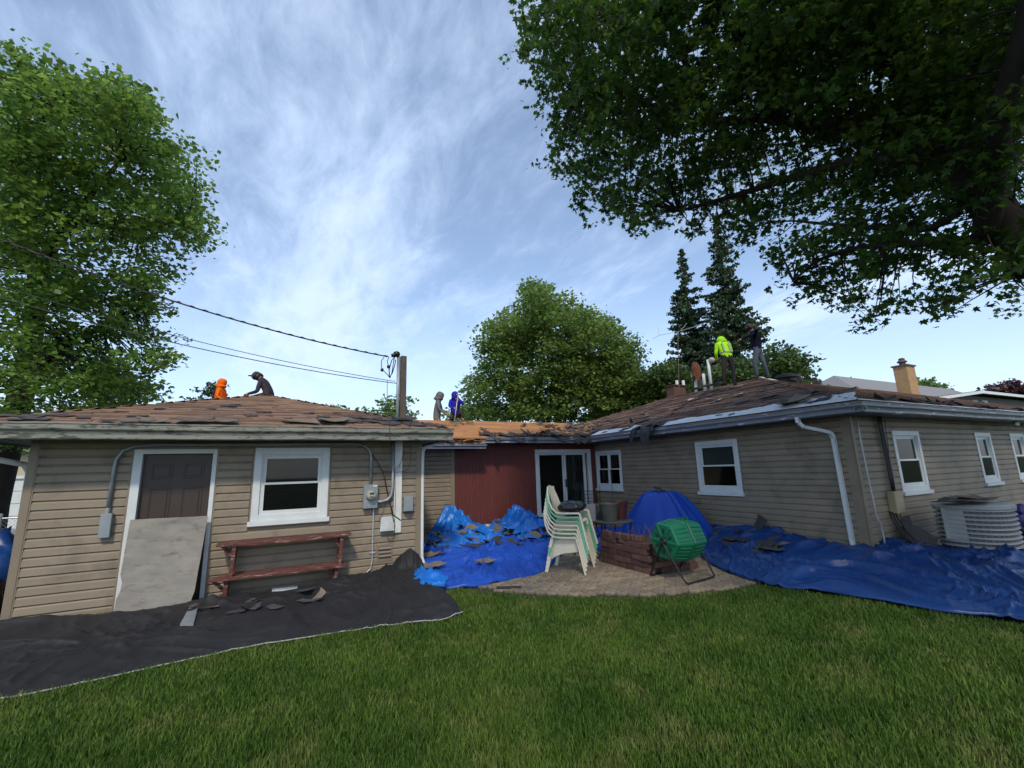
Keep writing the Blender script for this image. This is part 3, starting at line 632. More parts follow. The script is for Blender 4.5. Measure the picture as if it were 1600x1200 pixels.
for (px, py, s) in [(1003, 660, .5), (960, 668, .3), (975, 673, .3), (985, 670, .3), (1040, 662, .22), (1060, 656, .2), (1125, 651, .22), (1143, 650, .2), (1180, 640, .28), (1240, 632, .5), (1275, 630, .35), (1290, 626, .3), (1085, 627, .35), (1070, 632, .4), (1095, 624, .35), (1020, 640, .35), (1015, 655, .35), (1005, 648, .3), (1040, 643, .3), (1060, 640, .4), (1190, 613, .35), (1200, 622, .4), (1160, 630, .4), (1215, 632, .4), (1230, 627, .45), (1250, 620, .4), (1265, 617, .4), (1280, 613, .4), (1150, 615, .3), (1130, 612, .3), (1110, 620, .3), (1050, 648, .3), (965, 660, .3), (940, 665, .35), (950, 658, .3), (935, 672, .3), (1300, 620, .4), (1315, 616, .4), (1208, 601, .3), (1225, 606, .35), (1105, 604, .35), (1122, 603, .4), (1085, 609, .4), (1095, 606, .4), (930, 676, .3), (945, 677, .3), (1165, 603, .3), (1145, 607, .3)]:
    scrap_at(on_h(px, py)+hn*.035, hn, s*rnd(.7, 1.0), hroof, random.choice(SCRF), tilt=.05)
for (px, py, s) in [(1083, 627, .28), (1108, 627, .2), (1122, 628, .2), (1012, 652, .2), (1241, 633, .55), (1250, 630, .4), (1155, 620, .3), (1100, 617, .25), (1030, 634, .25)]:
    scrap_at(on_h(px, py)+hn*.05, hn, s, hroof, random.choice(SCRB), tilt=.05)
WSC = M('pale_shingle', (.42, .42, .40), .9); o = link('shingle', scrap_mesh(.3, .2), WSC, None, local=True); wsm = o.data; bpy.data.objects.remove(o)
for (px, py, s) in [(1083, 627, .3), (1108, 627, .16), (1126, 628, .16), (1160, 619, .2), (1012, 650, .12)]: scrap_at(on_h(px, py)+hn*.07, hn, s, hroof, wsm, tilt=.05)
# torn shingles on the south eave
for i in range(46):
    x = 9.0+rnd(0, 1)**1.2*11; y = 3.80+rnd(0, .35)
    o = scrap_at((x, y, ez+(y-ey)*hs+.035), (0, -hs, 1), rnd(.15, .34), hroof, tilt=.3)
# pieces standing up near gutters
def upright(p, w, h, lean=(0, 0)):
    mb = MB(); p = Vector(p); d = Vector((.894, -.449, 0)); vs = []
    for i in range(4):
        for j in range(4): vs.append(p+d*((i/3-.5)*w*(1-.25*j/3))+Vector((lean[0]*j/3, lean[1]*j/3, h*j/3))+Vector((.449, .894, 0))*(.05*sin(i*1.2+j)))
    n = 16; vs += [v+Vector((.449, .894, 0))*.006 for v in vs]
    fs = [(i*4+j, i*4+j+1, i*4+5+j, i*4+4+j) for i in range(3) for j in range(3)]; fs += [tuple(n+k for k in f)[::-1] for f in fs]
    bd = [0, 1, 2, 3, 7, 11, 15, 14, 13, 12, 8, 4]; fs += [(a, b, n+b, n+a) for a, b in zip(bd, bd[1:]+bd[:1])]
    mb.add(vs, fs); return link('shingle', mb, SHG, hroof)
upright(on_h(987, 662), .08, .17, (-.02, 0)); 
for (px, py, w, h) in [(1253, 601, .25, .35), (1277, 603, .22, .38)]:
    upright(atY(px, py+4, 8.6), w, h, (-.06, 0))
# shingles draped over the gutter
mb = MB(); cx = on_h(1008, 668); 
def drape(y0, w, drop, sk):
    prof = [(.35, .35*hs+.05), (.12, .12*hs+.06), (-.05, .05), (-.16, .0), (-.185, -.10), (-.19, -.10-drop*.5), (-.18, -.10-drop)]
    vs = []
    for (dx, dz) in prof:
        for k in range(5):
            t = k/4-.5; taper = 1-.45*(dz < -.1)*min(1, abs(dz)/(drop+.1))
            vs.append((ex+dx-.012*sin(k*2), y0-t*w*taper+sk*min(0, dz), ez+dz+(.02*sin(k*2.3+dx*9))))
    n = len(vs); vs += [(x+.006, y, z-.006) for x, y, z in vs]; fs = [(i*5+j, i*5+j+1, i*5+6+j, i*5+5+j) for i in range(len(prof)-1) for j in range(4)]; fs += [tuple(n+q for q in f)[::-1] for f in fs]
    mb = MB(); mb.add(vs, fs); link('shingle', mb, SHG, hroof, smooth=True, recalc=False)
yb = atX(1015, 668, ex).y; drape(yb, .42, .30, 0); drape(yb+.42, .22, .24, -.3); drape(yb-.05, .5, .05, .2)
for q_ in range(7): scrap_at((ex+rnd(0, .3), yb+rnd(-.4, .4), ez+.07+rnd(0, .05)), (-.4, 0, 1), rnd(.25, .4), hroof, random.choice(SCRF), tilt=.25)
# downspout W3
mb = MB(); pr = [(8.03, 4.74, 2.46), (8.03, 4.73, 2.36), (8.08, 4.68, 2.28), (8.30, 4.56, 2.22), (8.48, 4.49, 2.17), (8.53, 4.47, 2.08), (8.535, 4.46, 1.2), (8.535, 4.45, .36), (8.50, 4.42, .26), (8.40, 4.30, .20)]
for a, b in zip(pr, pr[1:]): mb.bar(a, b, .075, .055, (0, 1, .01) if abs((Vector(b)-Vector(a)).normalized().z) > .9 else (0, 0, 1))
link('downspout', mb, WHT, hou)
mb = MB(); mb.tube([(14.9, 3.95, 2.44), (14.9, 3.95, 2.40), (14.7, 3.85, 2.37)], .04, 8); link('vent_elbow', mb, WHT, hou)

# ---------------------------------------------- utilities on the garage wall
mast = thing('service_mast', 'weathered wooden service post rising through the garage eave with weatherhead', 'utility post', (1.69, 7.9, 0))
mb = MB(); mb.box((1.70, 7.84, 2.30), (1.80, 7.93, 3.80)); mb.box((1.70, 7.838, 2.75), (1.715, 7.8399, 3.5)); link('post', mb, WOODO, mast, bevel=.006)
mb = MB(); mb.box((1.635, 7.905, .71), (1.765, 7.938, 2.262)); link('backing_board', mb, WHTD, mast, bevel=.003)
mb = MB(); mb.tube([(1.655, 7.86, 2.26), (1.655, 7.86, 3.78)], .028, 10); mb.tube([(1.60, 7.88, 2.26), (1.60, 7.88, 1.45), (1.58, 7.88, 1.33), (1.52, 7.88, 1.26), (1.42, 7.88, 1.24), (1.33, 7.88, 1.24)], .026, 10); link('conduit', mb, MET, mast, smooth=True)
mb = MB(); mb.lathe([(0, -.02), (.05, -.02), (.065, .02), (.055, .06), (.0, .085)], (1.62, 7.86, 3.80), 12); mb.lathe([(0, 0), (.045, 0), (.05, .05), (0, .06)], (1.57, 7.86, 3.77), 10); link('weatherhead', mb, BLKM, mast, smooth=True)
mb = MB(); mb.prism([(1.6, 7.76, 2.62), (1.9, 7.76, 2.62), (1.92, 8.0, 2.70), (1.58, 8.0, 2.70)], (0, 0, 0), (0, 0, .03)); link('flashing', mb, SHG, mast)
def cat(a, b, sag, n=24):
    a = Vector(a); b = Vector(b); return [a.lerp(b, t/n)-Vector((0, 0, sag*4*(t/n)*(1-t/n))) for t in range(n+1)]
far = 1.0
pA = atY(607, 557, 7.86)
def wire_far(px, py, D=13): return atD(px, py, 9.6)
w1 = thing('overhead_cable', 'thick twisted black service cable, topmost of the three lines from the garage post', 'cable', pA, group=None)
e1 = wire_far(-120, 325, 15); pth = cat(pA, e1, .20, 60)
mb = MB(); mb.tube(pth, .006, 6); tw = []
for i in range(240):
    t = i/239; k = t*60; i0 = min(59, int(k)); p = pth[i0].lerp(pth[i0+1], k-i0); a = i*.9; tw.append(p+Vector((0, cos(a)*.010, sin(a)*.010)))
mb.tube(tw, .006, 5); mb.tube([p+Vector((0, .004, -.010)) for p in pth[::1]], .006, 5); link('conductor', mb, BLK, w1, smooth=True)
mb = MB()
for (x, y) in ((597, 578), (607, 573)):
    c = atY(x, y, 7.84); mb.lathe([(0, -.03), (.022, -.026), (.03, 0), (.022, .026), (0, .03)], c, 10)
link('splice', mb, BLK, w1, smooth=True)
P6 = lambda x, y: atY(x, y, 7.84)
mb = MB(); mb.tube([P6(600, 558), P6(596, 564), P6(596, 573), P6(599, 579), P6(605, 585), P6(609, 590)], .007, 6); mb.tube([P6(608, 558), P6(605, 564), P6(607, 572), P6(608, 580), P6(608, 588)], .007, 6)
mb.tube([P6(617, 558), P6(612, 563), P6(608, 578), P6(609, 590), P6(613, 583), P6(617, 570), P6(618, 562)], .009, 6); mb.tube([P6(616, 560), P6(614, 572), P6(612, 584), P6(609, 591)], .008, 6); link('drip_loop', mb, BLK, w1, smooth=True)
for k, (pa, pb, lab, r) in enumerate([((618, 596), (-120, 408), 'thin black phone line, middle of the three lines running left from the garage post', .0055), ((620, 599), (-120, 430), 'black cable, lowest of the three lines running left from the garage post', .007)]):
    a = atY(*pa, 7.86); mb = MB(); mb.tube(cat(a, wire_far(*pb, 15), .16, 60), r, 6); tag(link('overhead_cable', mb, BLK, None, smooth=True), lab, 'cable')
mb = MB(); mb.tube([atY(605, 594, 7.8), atY(605, 620, 7.7), atY(607, 650, 7.45), atY(609, 672, 7.3), atY(609, 688, 7.3)], .005, 5); tag(link('dangling_wire', mb, BLK, None), 'thin black wire hanging straight down in front of the garage gutter', 'wire')
mb = MB(); Pw = lambda x, y: atY(x, y, 7.90)
mb.tube([atY(641, 655, 7.5), atY(640, 668, 7.3), atY(641, 690, 7.6), Pw(642, 710), Pw(641, 725), Pw(637, 733), Pw(630, 737), Pw(615, 738), Pw(595, 735)], .004, 5)
mb.tube([Pw(582, 710), Pw(590, 722), Pw(599, 740), Pw(602, 750), Pw(607, 775), Pw(612, 800), Pw(617, 820), Pw(616, 838), Pw(610, 846), Pw(606, 840)], .006, 5)
mb.tube([Pw(600, 745), Pw(604, 765), Pw(609, 785), Pw(615, 805), Pw(626, 813)], .008, 5); mb.tube([Pw(632, 705), Pw(625, 725), Pw(617, 735), Pw(618, 775), Pw(616, 830)], .004, 5)
mb.tube([Pw(604, 780), Pw(598, 800), Pw(592, 815)], .003, 5)
tag(link('loose_wires', mb, BLK, None, smooth=True), 'tangle of loose black wires on the garage wall between meter and white board', 'wires')
mt_ = thing('electric_meter', 'grey electric meter box with round glass dial on garage wall', 'meter', (1.235, 7.9, 1.14))
mb = MB(); mb.box((1.12, 7.83, 1.14), (1.35, 7.94, 1.53)); link('box', mb, MET, mt_, bevel=.008)
mb = MB(); mb.lathe([(.086, 0), (.086, -.02), (.075, -.03), (.075, -.07), (.06, -.095), (0, -.10)], (1.24, 7.83, 1.35), 20, axis=1); link('dial', mb, M('meter_glass', (.42, .43, .36), .15, (.2, .2, .16), 20), mt_, smooth=True)
mb = MB(); mb.box((1.205, 7.728, 1.37), (1.275, 7.735, 1.40)); mb.box((1.215, 7.728, 1.325), (1.265, 7.735, 1.335)); link('dial_face', mb, GRND, mt_)
mb = MB(); mb.box((1.27, 7.824, 1.49), (1.335, 7.829, 1.515)); link('sticker', mb, WHT, mt_)
cd = thing('conduit_run', 'grey conduit curving under the garage eave from the meter to the box by the door', 'conduit', (0, 7.9, 2.2))
mb = MB(); z = 2.20; mb.tube([(1.235, 7.90, 1.53), (1.235, 7.90, 1.95), (1.22, 7.90, 2.07), (1.15, 7.90, 2.16), (1.03, 7.9, z), (.9, 7.9, z+.01), (-1.75, 7.9, z), (-1.95, 7.9, z-.02), (-2.08, 7.9, 2.12), (-2.14, 7.9, 2.0), (-2.15, 7.9, 1.85), (-2.155, 7.9, 1.3)], .023, 10); link('conduit', mb, MET, cd, smooth=True)
mb = MB(); mb.box((-2.21, 7.85, .98), (-2.09, 7.94, 1.29)); mb.lathe([(.03, 0), (.03, .07), (.026, .08)], (-2.155, 7.9, 1.28), 10); link('box', mb, MET, cd, bevel=.012)
mb = MB(); mb.tube([(1.30, 7.91, 1.14), (1.30, 7.91, .30), (1.28, 7.91, .18), (1.2, 7.91, .12), (1.05, 7.9, .09)], .011, 8); mb.box((1.26, 7.90, .42), (1.34, 7.935, .44)); tag(link('ground_conduit', mb, METL, None, smooth=False), 'thin pale conduit dropping from the meter box to the black tarp', 'conduit')
mb = MB(); mb.box((1.79, 7.84, 1.05), (1.955, 7.935, 1.30)); jb = tag(link('junction_box', mb, MET, None, bevel=.008), 'small grey box on the garage corner right of the white board', 'electrical box')
mb = MB(); mb.box((1.83, 7.83, 1.03), (1.92, 7.90, 1.049)); link('latch', mb, BLKM, jb)
hd = thing('dryer_vent_hood', 'pale louvred dryer vent hood low on the garage wall', 'vent', (1.52, 7.9, .74))
mb = MB(); mb.add([(1.42, 7.94, .985), (1.62, 7.94, .985), (1.64, 7.84, .76), (1.40, 7.84, .76), (1.42, 7.94, .76), (1.62, 7.94, .76), (1.43, 7.90, .985), (1.61, 7.90, .985)], [(6, 7, 2, 3), (0, 6, 3, 4), (7, 1, 5, 2), (0, 1, 7, 6), (3, 2, 5, 4)]); link('hood', mb, METL, hd)
for i in range(8): mb = MB(); x = 1.435+i*.0245; mb.bar((x, 7.893, .965), (x*1.0+(x-1.52)*.1, 7.838, .78), .006, .008); link('rib', mb, METL, hd)
mb = MB(); mb.box((1.37, 7.925, .27), (1.63, 7.943, .30)); mb.box((1.37, 7.925, .30), (1.395, 7.943, .51)); mb.box((1.605, 7.925, .30), (1.63, 7.943, .51)); mb.box((1.37, 7.925, .51), (1.63, 7.943, .535))
gv = thing('wall_grille', 'small three slat tan grille below the vent hood', 'vent grille', (1.5, 7.93, .27)); link('frame', mb, SIDC, gv)
for i in range(3): mb = MB(); z = .34+i*.06; mb.box((1.40, 7.90, z), (1.60, 7.94, z+.028), Matrix.Rotation(-.3, 3, 'X')); link('slat', mb, SIDC, gv)

# ------------------------------------------------------------ plywood, bench
mb = MB(); a, b = atY(204, 812, 7.62), atY(325, 805, 7.62); c, d = Vector((-1.02, 7.38, .02)), Vector((-2.02, 7.36, .02))
c = atZ(300, 948, .04); d = atZ(177, 962, .04); tl = atY(204, 812, 7.84); tr = atY(325, 806, 7.84)
n = 12; vs = []; fs = []
for j in range(n+1):
    for i in range(n+1):
        s, t = i/n, j/n; p = d.lerp(c, s).lerp(tl.lerp(tr, s), t)
        if i in (0, n) or j in (0, n): p += Vector((rnd(-1, 1)*.0015, 0, rnd(-1, 1)*.002))
        if (i, j) in ((0, 3), (0, 4), (n, 1)): p += Vector((.03 if i == 0 else -.02, 0, 0))
        vs.append(p)
nv = len(vs); vs += [p+Vector((0, -.013, -.004)) for p in vs]
for j in range(n):
    for i in range(n): q = j*(n+1)+i; fs += [(q, q+n+1, q+n+2, q+1), (nv+q, nv+q+1, nv+q+n+2, nv+q+n+1)]
bd = [i for i in range(n+1)]+[(j+1)*(n+1)+n for j in range(n)]+[n*(n+1)+i for i in range(n-1, -1, -1)]+[j*(n+1) for j in range(n-1, 0, -1)]
fs += [(p, q, nv+q, nv+p) for p, q in zip(bd, bd[1:]+bd[:1])]
mb.add(vs, fs); tag(link('plywood_sheet', mb, PLY, None), 'weathered grey plywood sheet leaning across the brown garage door', 'plywood')
mb = MB(); q0 = atZ(281, 985, .05); mb.prism([atZ(281, 978, .06), atZ(302, 978, .06), atZ(310, 947, .08), atZ(298, 947, .08)], (0, 0, 0), (0, 0, .02)); tag(link('board_offcut', mb, MET, None), 'short grey board lying at the foot of the leaning plywood', 'board')
bn_ = thing('plank_shelf', 'weathered red two tier plank bench against garage wall under the window', 'bench', (0, 7.7, 0))
def plank(u0, u1, y0, y1, z, sag, th, taper=0):
    mb = MB(); n = 14; vs = []
    for i in range(n+1):
        t = i/n; x = u0+(u1-u0)*t; zz = z-sag*4*t*(1-t)+rnd(-.002, .002); e = taper*(1-min(1, t*6)) 
        vs += [(x, y0+rnd(-.006, .006), zz), (x, y1, zz), (x, y1, zz+th), (x, y0+rnd(-.006, .006), zz+th)]
    mb.add(vs, [(4*i+a, 4*i+(a+1) % 4, 4*i+4+(a+1) % 4, 4*i+4+a) for i in range(n) for a in range(4)]+[(0, 3, 2, 1), (4*n, 4*n+1, 4*n+2, 4*n+3)]); return mb
uT0, uT1 = atY(338, 857, 7.62).x, atY(548, 838, 7.62).x
link('shelf', plank(uT0, uT1, 7.55, 7.72, .775, .02, .035), REDW, bn_); link('shelf', plank(uT0+.02, uT1-.03, 7.73, 7.93, .775, .015, .035), REDW, bn_)
link('shelf', plank(uT0-.05, uT1-.06, 7.50, 7.68, .33, .0, .035), REDW, bn_); link('shelf', plank(uT0+.05, uT1-.08, 7.70, 7.92, .33, .0, .03), REDW, bn_)
for x in (uT0+.22, uT1-.13):
    mb = MB(); mb.bar((x, 7.62, .80), (x-.02, 7.60, .36), .045, .09, (0, 1, 0)); mb.bar((x, 7.85, .80), (x-.02, 7.85, .36), .045, .07, (0, 1, 0)); link('leg', mb, REDW, bn_)
    mb = MB(); mb.bar((x-.06, 7.60, .33), (x-.08, 7.62, .0), .05, .09, (0, 1, 0)); mb.bar((x-.06, 7.85, .33), (x-.08, 7.85, .0), .05, .07, (0, 1, 0)); link('leg', mb, REDW, bn_)
    mb = MB(); mb.bar((x, 7.66, .60), (x-.16, 7.66, .775), .035, .04); link('brace', mb, REDW, bn_)
    mb = MB(); mb.bar((x-.07, 7.66, .16), (x-.24, 7.66, .33), .035, .04); link('brace', mb, REDW, bn_)
mb = MB(); p = atY(445, 925, 7.8); mb.box((p.x-.17, 7.72, .02), (p.x+.17, 7.86, .10), Matrix.Rotation(.03, 3, 'Y')); tag(link('white_block', mb, WHT, None, bevel=.006), 'white block on the ground under the red bench', 'block')

# ------------------------------------------------------------ tarps
def fold(x, y, seed, amp=1.0, sc=1.0):
    p = Vector((x*sc, y*sc, seed)); q = noise.noise(p*.7)*1.2; w = Vector((q, noise.noise(p*.7+Vector((5, 5, 5)))*1.2, 0))
    a = 1-abs(noise.noise((p+w*.6)*1.1)*2.2); b = 1-abs(noise.noise((p+w)*2.6+Vector((3, 1, 0)))*2.2); c = 1-abs(noise.noise((p+w)*6.0)*2.2)
    e = 1-abs(noise.noise((p+w*1.5)*13.0)*2.2)
    return amp*(max(0, a)**4*.055+max(0, b)**4*.036+max(0, c)**3*.016+max(0, e)**2*.005)
def plerp(P, t):
    k = t*(len(P)-1); i = min(len(P)-2, int(k)); return Vector(P[i]).lerp(Vector(P[i+1]), k-i)
def pcurve(P, m=8):   # catmull-rom densify, then arc-length independent
    P = [Vector(p) for p in P]; o = []
    for i in range(len(P)-1):
        p0 = P[max(0, i-1)]; p1 = P[i]; p2 = P[i+1]; p3 = P[min(len(P)-1, i+2)]
        for k in range(m):
            t = k/m; o.append(.5*((2*p1)+(-p0+p2)*t+(2*p0-5*p1+4*p2-p3)*t*t+(-p0+3*p1-3*p2+p3)*t**3))
    o.append(P[-1]); return o
class Tarp:
    def __init__(s, F, B, seed, amp=1.0, sc=1.0, heap=None, edge=.02, arch=0.0):
        s.F = pcurve(F); s.B = pcurve(B); s.seed = seed; s.amp = amp; s.sc = sc; s.heap = heap; s.edge = edge; s.arch = arch
    def at(s, u, v):
        p = plerp(s.F, u).lerp(plerp(s.B, u), v); e = min(1, min(u, 1-u)*12, v*12, (1-v)*12+.4)
        z = p.z+s.edge+fold(p.x, p.y, s.seed, s.amp, s.sc)*(.35+.65*e)
        if s.heap: z += s.heap(p.x, p.y)
        j = noise.noise(Vector((p.x*2.1, p.y*2.1, s.seed+9)))*.05*s.amp
        return Vector((p.x+j, p.y+j*.7, z))
    def build(s, name, mat, nu, nv, label, hem=None, parent=None):
        mb = MB(); vs = [s.at(i/nu, j/nv) for j in range(nv+1) for i in range(nu+1)]
        n0 = len(vs); 
        # rolled under edge along the front
        for i in range(nu+1): p = vs[i]; vs.append(Vector((p.x, p.y+.004, max(.003, p.z-.03))))
        fs = [(j*(nu+1)+i, j*(nu+1)+i+1, (j+1)*(nu+1)+i+1, (j+1)*(nu+1)+i) for j in range(nv) for i in range(nu)]
        fs += [(n0+i, n0+i+1, i+1, i) for i in range(nu)]
        mb.add(vs, fs); o = link(name, mb, mat, parent, smooth=True, recalc=False)
        if label: tag(o, label, 'tarp')
        if hem:
            mb = MB(); mb.tube([s.at(i/nu, 0)+Vector((0, -.004, .0)) for i in range(nu+1)], .008, 5); link('hem', mb, hem, o)
        return o
Z = lambda x, y, z=0.0: atZ(x, y, z)
FB = [Z(-420, 1180), Z(-200, 1140), Z(0, 1098), Z(190, 1058), Z(370, 1018), Z(540, 990), Z(640, 977), Z(690, 972), Z(722, 962)]
BB = [Vector((-4.3, 8.2, .02)), Vector((-3.7, 7.9, .02)), Vector((-2.95, 7.84, .05)), Vector((-2.0, 7.5, .03)), Vector((-.9, 7.5, .06)), Vector((.2, 7.5, .05)), Vector((1.2, 7.72, .08)), Vector((1.85, 7.75, .20)), Vector((2.15, 7.2, .02))]
def hpb(x, y):
    d = hypot((x-1.85)/.28, (y-7.62)/.30); return .17*max(0, 1-d*d)+.06*max(0, 1-abs(y-7.6)/.35)
T1 = Tarp(FB, BB, 1.3, 1.0, .9, hpb); T1.build('tarp', BTARP, 320, 110, 'long black tarp spread on the grass along the garage front', hem=TGREY)
FL = [Z(640, 918), Z(665, 924), Z(700, 924), Z(760, 918), Z(805, 908), Z(845, 898), Z(868, 880), Z(880, 868)]
BLk = [Vector((2.2, 9.3, .10)), Vector((2.7, 9.35, .12)), Vector((3.3, 9.4, .10)), Vector((3.9, 9.3, .10)), Vector((4.4, 9.3, .12)), Vector((4.9, 9.2, .08)), Vector((5.3, 8.9, .08)), Vector((5.6, 8.5, .06))]
T2 = Tarp(FL, BLk, 4.1, 1.75, 1.1, lambda x, y: .10*max(0, 1-hypot(x-4.6, (y-8.3))/.8)+.06*max(0, 1-hypot(x-3.0, y-8.2)/.8), .045); t2 = T2.build('tarp', BLUE, 190, 130, 'royal blue tarp spread on the patio left of the stacked chairs')
YB = 11.2
FC = [Vector((2.2, 8.9, .09)), Vector((2.9, 9.0, .12)), Vector((3.7, 9.1, .12)), Vector((4.5, 9.0, .12)), Vector((5.2, 8.7, .12)), Vector((5.8, 8.6, .1)), Vector((6.5, 9.0, .06))]
BC = [atY(657, 862, YB), atY(675, 835, YB), atY(690, 808, YB), atY(706, 797, YB), atY(720, 808, YB), atY(745, 824, YB), atY(770, 822, YB), atY(785, 815, YB), atY(797, 798, YB), atY(808, 797, YB), atY(816, 804, YB), atY(828, 816, YB), atY(848, 818, YB)]
T3 = Tarp(FC, BC, 7.7, 2.6, 1.3, None); T3.build('tarp', CYAN, 200, 90, 'bright blue tarp draped in two heaps against the red wall')
FF = [Z(638, 916, .03), Z(650, 925, .03), Z(672, 925, .03), Z(695, 925, .03)]; BF = [Z(652, 886, .1), Z(658, 892, .13), Z(672, 902, .13), Z(700, 916, .10)]
T2b = Tarp(FF, BF, 2.2, 1.3, 2.0, None, .085); T2b.build('folded_corner', CYAN, 30, 20, None, parent=t2)
# mound covered by royal tarp
def mound(cx, cy, prof, name, mat, label, ry1, ry2, rx, H):
    mb = MB(); nt_, nr = 150, 34; vs = []
    for j in range(nr+1):
        v = j/nr
        for i in range(nt_):
            a = 2*pi*i/nt_; k = v; sh = noise.noise(Vector((cos(a)*1.1, sin(a)*1.1, 2)))
            h = H*(1-max(0, (v-.30+.08*sh)/.70)**1.25)-.03*H*min(1, v*3)*(1+sh)
            w = sin(a*9+sin(a*2+1)*2.4+v*1.5)*.5+sin(a*17+2*sin(a*3))*.28+noise.noise(Vector((cos(a)*2.5, sin(a)*2.5, v*1.2)))*1.3
            pl = w*.062*min(1, v*1.8)
            ry = ry1 if sin(a) > 0 else ry2
            r = k*(1+pl)
            vs.append(Vector((cx+rx*r*cos(a), cy+ry*r*sin(a), max(.02, h+w*.028*min(1, v*2)+noise.noise(Vector((cos(a)*3*v, sin(a)*3*v, 4)))*.06*(1-v)))))
    fs = [(j*nt_+i, j*nt_+(i+1) % nt_, (j+1)*nt_+(i+1) % nt_, (j+1)*nt_+i) for j in range(nr) for i in range(nt_)]
    mb.add(vs, fs); return tag(link(name, mb, mat, None, smooth=True, recalc=True), label, 'tarp')
mound(7.72, 7.95, None, 'tarp', BLUE, 'royal blue tarp draped over a tall mound beside the house wall', 1.15, 1.40, .80, 1.12)
T5 = Tarp([(5.6, 7.3, .03), (6.2, 7.0, .03), (6.9, 6.8, .03), (7.4, 6.6, .04)], [(6.4, 10.2, .04), (7.1, 10.2, .06), (7.9, 9.8, .06), (8.4, 9.2, .06)], 3.3, 1.6, 1.2); T5.build('tarp', BLUE, 70, 60, 'royal blue tarp lying flat under the round plant table')
FRt = [Z(1088, 852), Z(1092, 866), Z(1108, 884), Z(1150, 903), Z(1190, 917), Z(1280, 930), Z(1400, 950), Z(1500, 964), Z(1600, 979), Z(1720, 1000)]
BRt = [atX(1095, 838, 8.35), atX(1112, 833, 8.45), atX(1122, 828, 8.52), atX(1150, 832, 8.52), atX(1200, 838, 8.52), atX(1250, 850, 8.50), atX(1290, 862, 8.40), Z(1330, 866, .2), Z(1352, 858, .24), Z(1400, 858, .18), Z(1480, 860, .14), Z(1560, 862, .12), Z(1620, 860, .10), Z(1750, 862, .10)]
def hpr(x, y): return .12*max(0, 1-abs((x-8.0)/.5))*max(0, 1-abs(y-5.2)/1.8)+(.03 if y > 4 else .03)
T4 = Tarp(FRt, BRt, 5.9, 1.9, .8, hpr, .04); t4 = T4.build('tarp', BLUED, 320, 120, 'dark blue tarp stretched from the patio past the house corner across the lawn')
# peak of tarp pinned to wall
mb = MB(); pk = [atX(1116, 818, 8.55), atX(1121, 822, 8.5), atX(1127, 829, 8.45), atX(1132, 835, 8.3), atX(1118, 838, 8.2), atX(1116, 830, 8.45)]
mb.add([pk[0], pk[1], pk[2], pk[3], pk[4], pk[5]]+[p+Vector((-.03, 0, -.01)) for p in pk], [(0, 1, 5), (1, 2, 4, 5), (2, 3, 4), (6, 11, 7), (7, 11, 10, 8), (8, 10, 9), (0, 6, 7, 1), (1, 7, 8, 2), (5, 11, 6, 0)]); link('raised_corner', mb, BLUED, t4)
# dark blue rolled tarp right of AC and left edge bundle
def lump(c, r, seed, mat, label, cat_, name):
    mb = MB(); nt_, nr = 48, 18; vs = []
    for j in range(nr+1):
        ph = pi*.5*(1-j/nr)
        for i in range(nt_):
            a = 2*pi*i/nt_; d = Vector((cos(a)*cos(ph), sin(a)*cos(ph), sin(ph))); k = 1+.25*noise.noise(d*1.8+Vector((seed, 0, 0)))+.16*(1-abs(noise.noise(d*4+Vector((0, seed, 0))))*3)
            vs.append(Vector(c)+Vector((d.x*r[0]*k, d.y*r[1]*k, d.z*r[2]*k)))
    mb.add(vs, [(j*nt_+i, j*nt_+(i+1) % nt_, (j+1)*nt_+(i+1) % nt_, (j+1)*nt_+i) for j in range(nr) for i in range(nt_)]); return tag(link(name, mb, mat, None, smooth=True), label, cat_)
lump((13.3, 3.55, 0), (1.0, .5, .62), 3, M('purple_blue_tarp', (.02, .02, .14), .5), 'crumpled dark purple tarp heap beyond the air conditioner', 'tarp', 'tarp')
lump((12.3, 2.9, 0), (.65, .4, .32), 8, BAG, 'black plastic heap right of the air conditioner', 'plastic sheet', 'plastic_sheet')
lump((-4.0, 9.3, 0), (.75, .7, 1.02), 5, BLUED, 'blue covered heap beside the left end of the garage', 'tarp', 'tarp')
lump((-3.55, 8.35, 0), (.38, .4, .62), 11, BAG, 'black bag slumped at the left corner of the garage', 'bag', 'bag')

# ------------------------------------------------------------ loose shingle debris on tarps
USED = set()
def debris(T, n, ur, vr, grp, where, s=(.15, .4), brown=.2, tilt=.15):
    zs = ('left end', 'left part', 'middle', 'right part', 'right end')
    for i in range(n):
        for tr_ in range(40):
            u, v = rnd(*ur), rnd(*vr); br = random.random() < brown; cu = (not br) and random.random() < .3; sz = rnd(*s)
            fx = min(4, int((u-ur[0])/(ur[1]-ur[0]+1e-9)*5)); fy = min(2, int((v-vr[0])/(vr[1]-vr[0]+1e-9)*3)); fs_ = min(2, int((sz-s[0])/(s[1]-s[0])*3))
            lab = '%s %s %s scrap, %s row, %s of %s' % (('small', 'medium', 'large')[fs_], 'tan' if br else 'black', 'curled' if cu else 'flat', ('front', 'middle', 'back')[fy], zs[fx], where)
            if lab not in USED: break
        USED.add(lab); p = T.at(u, v); e = .01
        a = T.at(min(1, u+e), v)-p; b = T.at(u, min(1, v+e))-p; nn_ = a.cross(b).normalized() if a.cross(b).length > 1e-9 else Vector((0, 0, 1))
        if nn_.z < 0: nn_ = -nn_
        o = scrap_at(p+nn_*.010, (nn_+Vector((0, 0, 1))), sz, None, random.choice(SCRB if br else (SCR if cu else SCRF)), name='shingle_scrap', tilt=tilt)
        tag(o, lab, 'shingle scrap', grp)
debris(T3, 64, (.03, .97), (.0, .34), 'torn shingle scraps littering the bright blue tarp', 'the bright blue tarp', (.16, .40), .25, .2)
